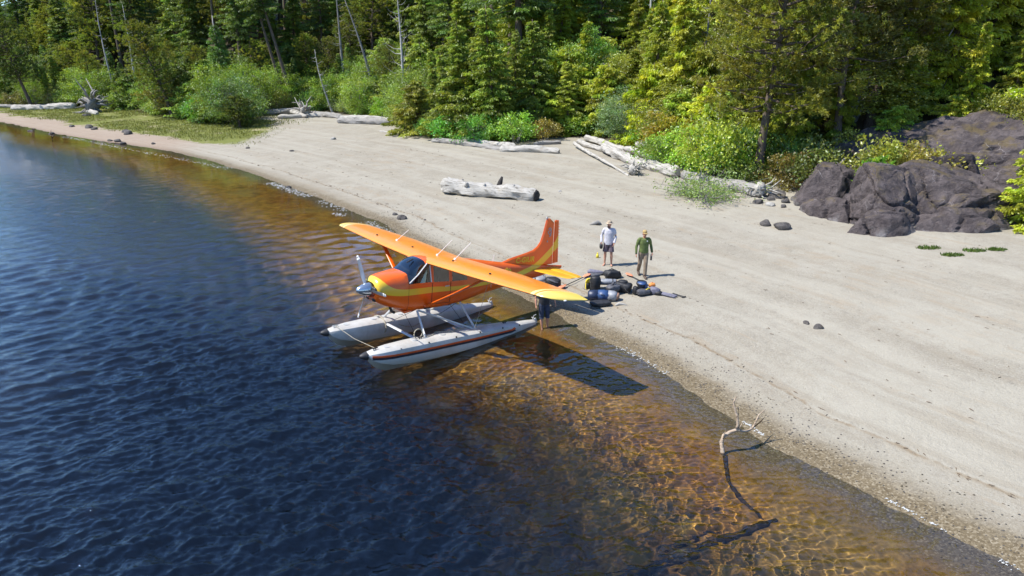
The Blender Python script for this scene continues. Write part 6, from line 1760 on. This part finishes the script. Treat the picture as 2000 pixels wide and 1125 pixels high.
w = MB(); w.ball((0, 0, .10), (.14, .10, .11), 14, 8, .7, None, .2, 18); w.build('pouch_body', M['orange_bag'], t, True); w = MB(); w.tube([(-.05, 0, .2), (0, 0, .24), (.05, 0, .2)], .012, 5); w.build('loop', M['orange_bag'], t, True)
t = bag('stuff_sack', 'purple-grey stuff sack right of the open rucksack', 5.05, 23.65, 0, -.3)
w = MB(); w.ball((0, 0, .17), (.24, .19, .18), 16, 10, .8, None, .25, 19); w.build('sack_body', M['purple_grey'], t, True); w = MB(); w.ball((.18, -.08, .10), (.16, .14, .11), 12, 8, .8, None, .25, 20); w.build('sack_base', M['bag_black'], t, True)
t = bag('pole_bag', 'pair of slim purple-grey pole bags lying toward the right', 5.42, 23.42, .05, -.72)
for yy in (-.06, .07):
    w = MB(); w.tube([(-.45, yy, .02), (-.4, yy, .02), (.4, yy * 1.2, .01), (.46, yy * 1.2, .01)], [.03, .055, .055, .03], 10); w.build('pole_sleeve', M['purple_grey'], t, True)
t = bag('folding_tripod', 'small black folding tripod lying at the right end of the gear', 5.84, 23.35, .03, -.95)
for yy in (-.05, .05): w = MB(); w.tube([(-.30, yy * .3, .02), (.28, yy, .02)], .016, 6); w.build('tripod_leg', M['black'], t, True)
w = MB(); w.tube([(.26, -.08, .02), (.30, .10, .02)], .03, 8); w.build('tripod_head', M['black'], t, True)


def paddle(label, a, b, two=True):
    A = Vector(at(*a, .06)); B = Vector(at(*b, .06)); d = B - A; L = d.length
    t = thing('paddle', label, 'paddle', A); t.rotation_euler = d.to_track_quat('X', 'Z').to_euler()
    w = MB(); w.tube([(.25, 0, 0), (L - (.25 if two else 0), 0, 0)], .018, 8); w.build('shaft', M['shaft'], t, True)
    for s in ((0, 1), (L, -1))[:2 if two else 1]:
        w = MB(); rr_ = [(.0, .03), (.06, .085), (.2, .10), (.34, .075), (.46, .02)]
        w.loft([[(s[0] + s[1] * x, cos(a_) * r_, .02 + sin(a_) * .012 + .03 * (r_ - .05)) for a_ in [2 * pi * k / 10 for k in range(10)]] for x, r_ in rr_]); w.build('blade', M['paddle_blade'], t, True)


paddle('paddle with orange blades lying between the tail and the gear pile', (1.72, 24.55), (3.02, 26.0))
paddle('paddle with a salmon blade pointing at the open rucksack', (4.42, 25.95), (5.05, 24.35), False)
t = bag('rolled_tarp', 'purple-grey rolled tarp beside the far paddle blade', 3.30, 26.15, 0, -.1)
w = MB(); w.tube([(-.42, 0, .10), (-.3, 0, .12), (.1, .02, .10), (.5, .0, .05)], [.06, .13, .10, .04], 10, wob=.12); w.build('roll', M['purple_grey'], t, True)
w = MB(); w.ball((-.05, -.14, .05), (.36, .10, .06), 12, 8, .8, None, .3, 22); w.build('loose_flap', M['bag_grey'], t, True)
o = MB(); o.tube([(0, 0, 0), (0, 0, .10), (0, 0, .14)], [.055, .05, .03], 12); o.tube([(0, 0, .13), (0, 0, .19)], [.028, .022], 10); o = o.build('yellow_bottle', M['yellow_item'], None, True); o.scale = (1.15,) * 3; o.location = at(3.58, 28.35); tag(o, 'small yellow bottle standing on the sand left of the white-shirted person', 'bottle')
# heap of packs at the waterline behind the wing
t = bag('pack_heap_bag', 'grey and white pack lying at the waterline behind the wing tip', 1.02, 25.05, 0, .2)
w = MB(); w.ball((0, 0, .27), (.36, .24, .27), 18, 12, .75, (0, -.2, 0), .2, 31); w.build('bag_body', M['pale_roll'], t, True)
for k in range(3): w = MB(); w.tube([(-.2 + .2 * k, -.22, .08), (-.22 + .2 * k, -.2, .42), (-.2 + .2 * k, .05, .55)], .022, 5); w.build('strap', (M['black'], M['orange_bag'], M['black'])[k], t, True)
w = MB(); w.ball((-.32, -.05, .2), (.16, .18, .18), 12, 8, .8, None, .2, 32); w.build('side_pocket', M['purple_grey'], t, True)
t = bag('pack_heap_bag', 'black pack with layered flaps right of the grey and white pack', 1.52, 24.95, 0, -.2)
w = MB(); w.ball((0, 0, .25), (.36, .25, .26), 18, 12, .75, (0, .2, 0), .2, 33); w.build('bag_body', M['bag_black'], t, True)
for k in range(3): w = MB(); w.ball((.04 + .05 * k, -.08, .40 - .12 * k), (.28, .20, .04), 14, 6, .8, (.15, .35, 0), .15, 34 + k); w.build('flap', (M['bag_grey'], M['bag_black'], M['purple_grey'])[k], t, True)
# things in hand
bpy.context.view_layer.update()
gA = pA.matrix_world @ (V3(.27, .13, .93) + V3(.0, .03, -.13)); w = MB(); w.ball((0, 0, 0), (.07, .10, .12), 12, 8, .8, None, .15, 40); w.tube([(0, 0, .10), (.0, .02, .15)], .012, 5); o = w.build('held_pouch', M['bag_black'], None, True); o.location = gA; tag(o, 'black pouch held in the right hand of the white-shirted person', 'pouch')
gB = pB.matrix_world @ (V3(-.30, .06, .93) + V3(.03, .03, -.15)); w = MB(); w.tube([(0, 0, -.13), (0, 0, .08), (0, 0, .11)], [.036, .036, .02], 10); o = w.build('held_bottle', M['bag_grey'], None, True); o.location = gB; tag(o, 'grey bottle held in the left hand of the green-shirted person', 'bottle')
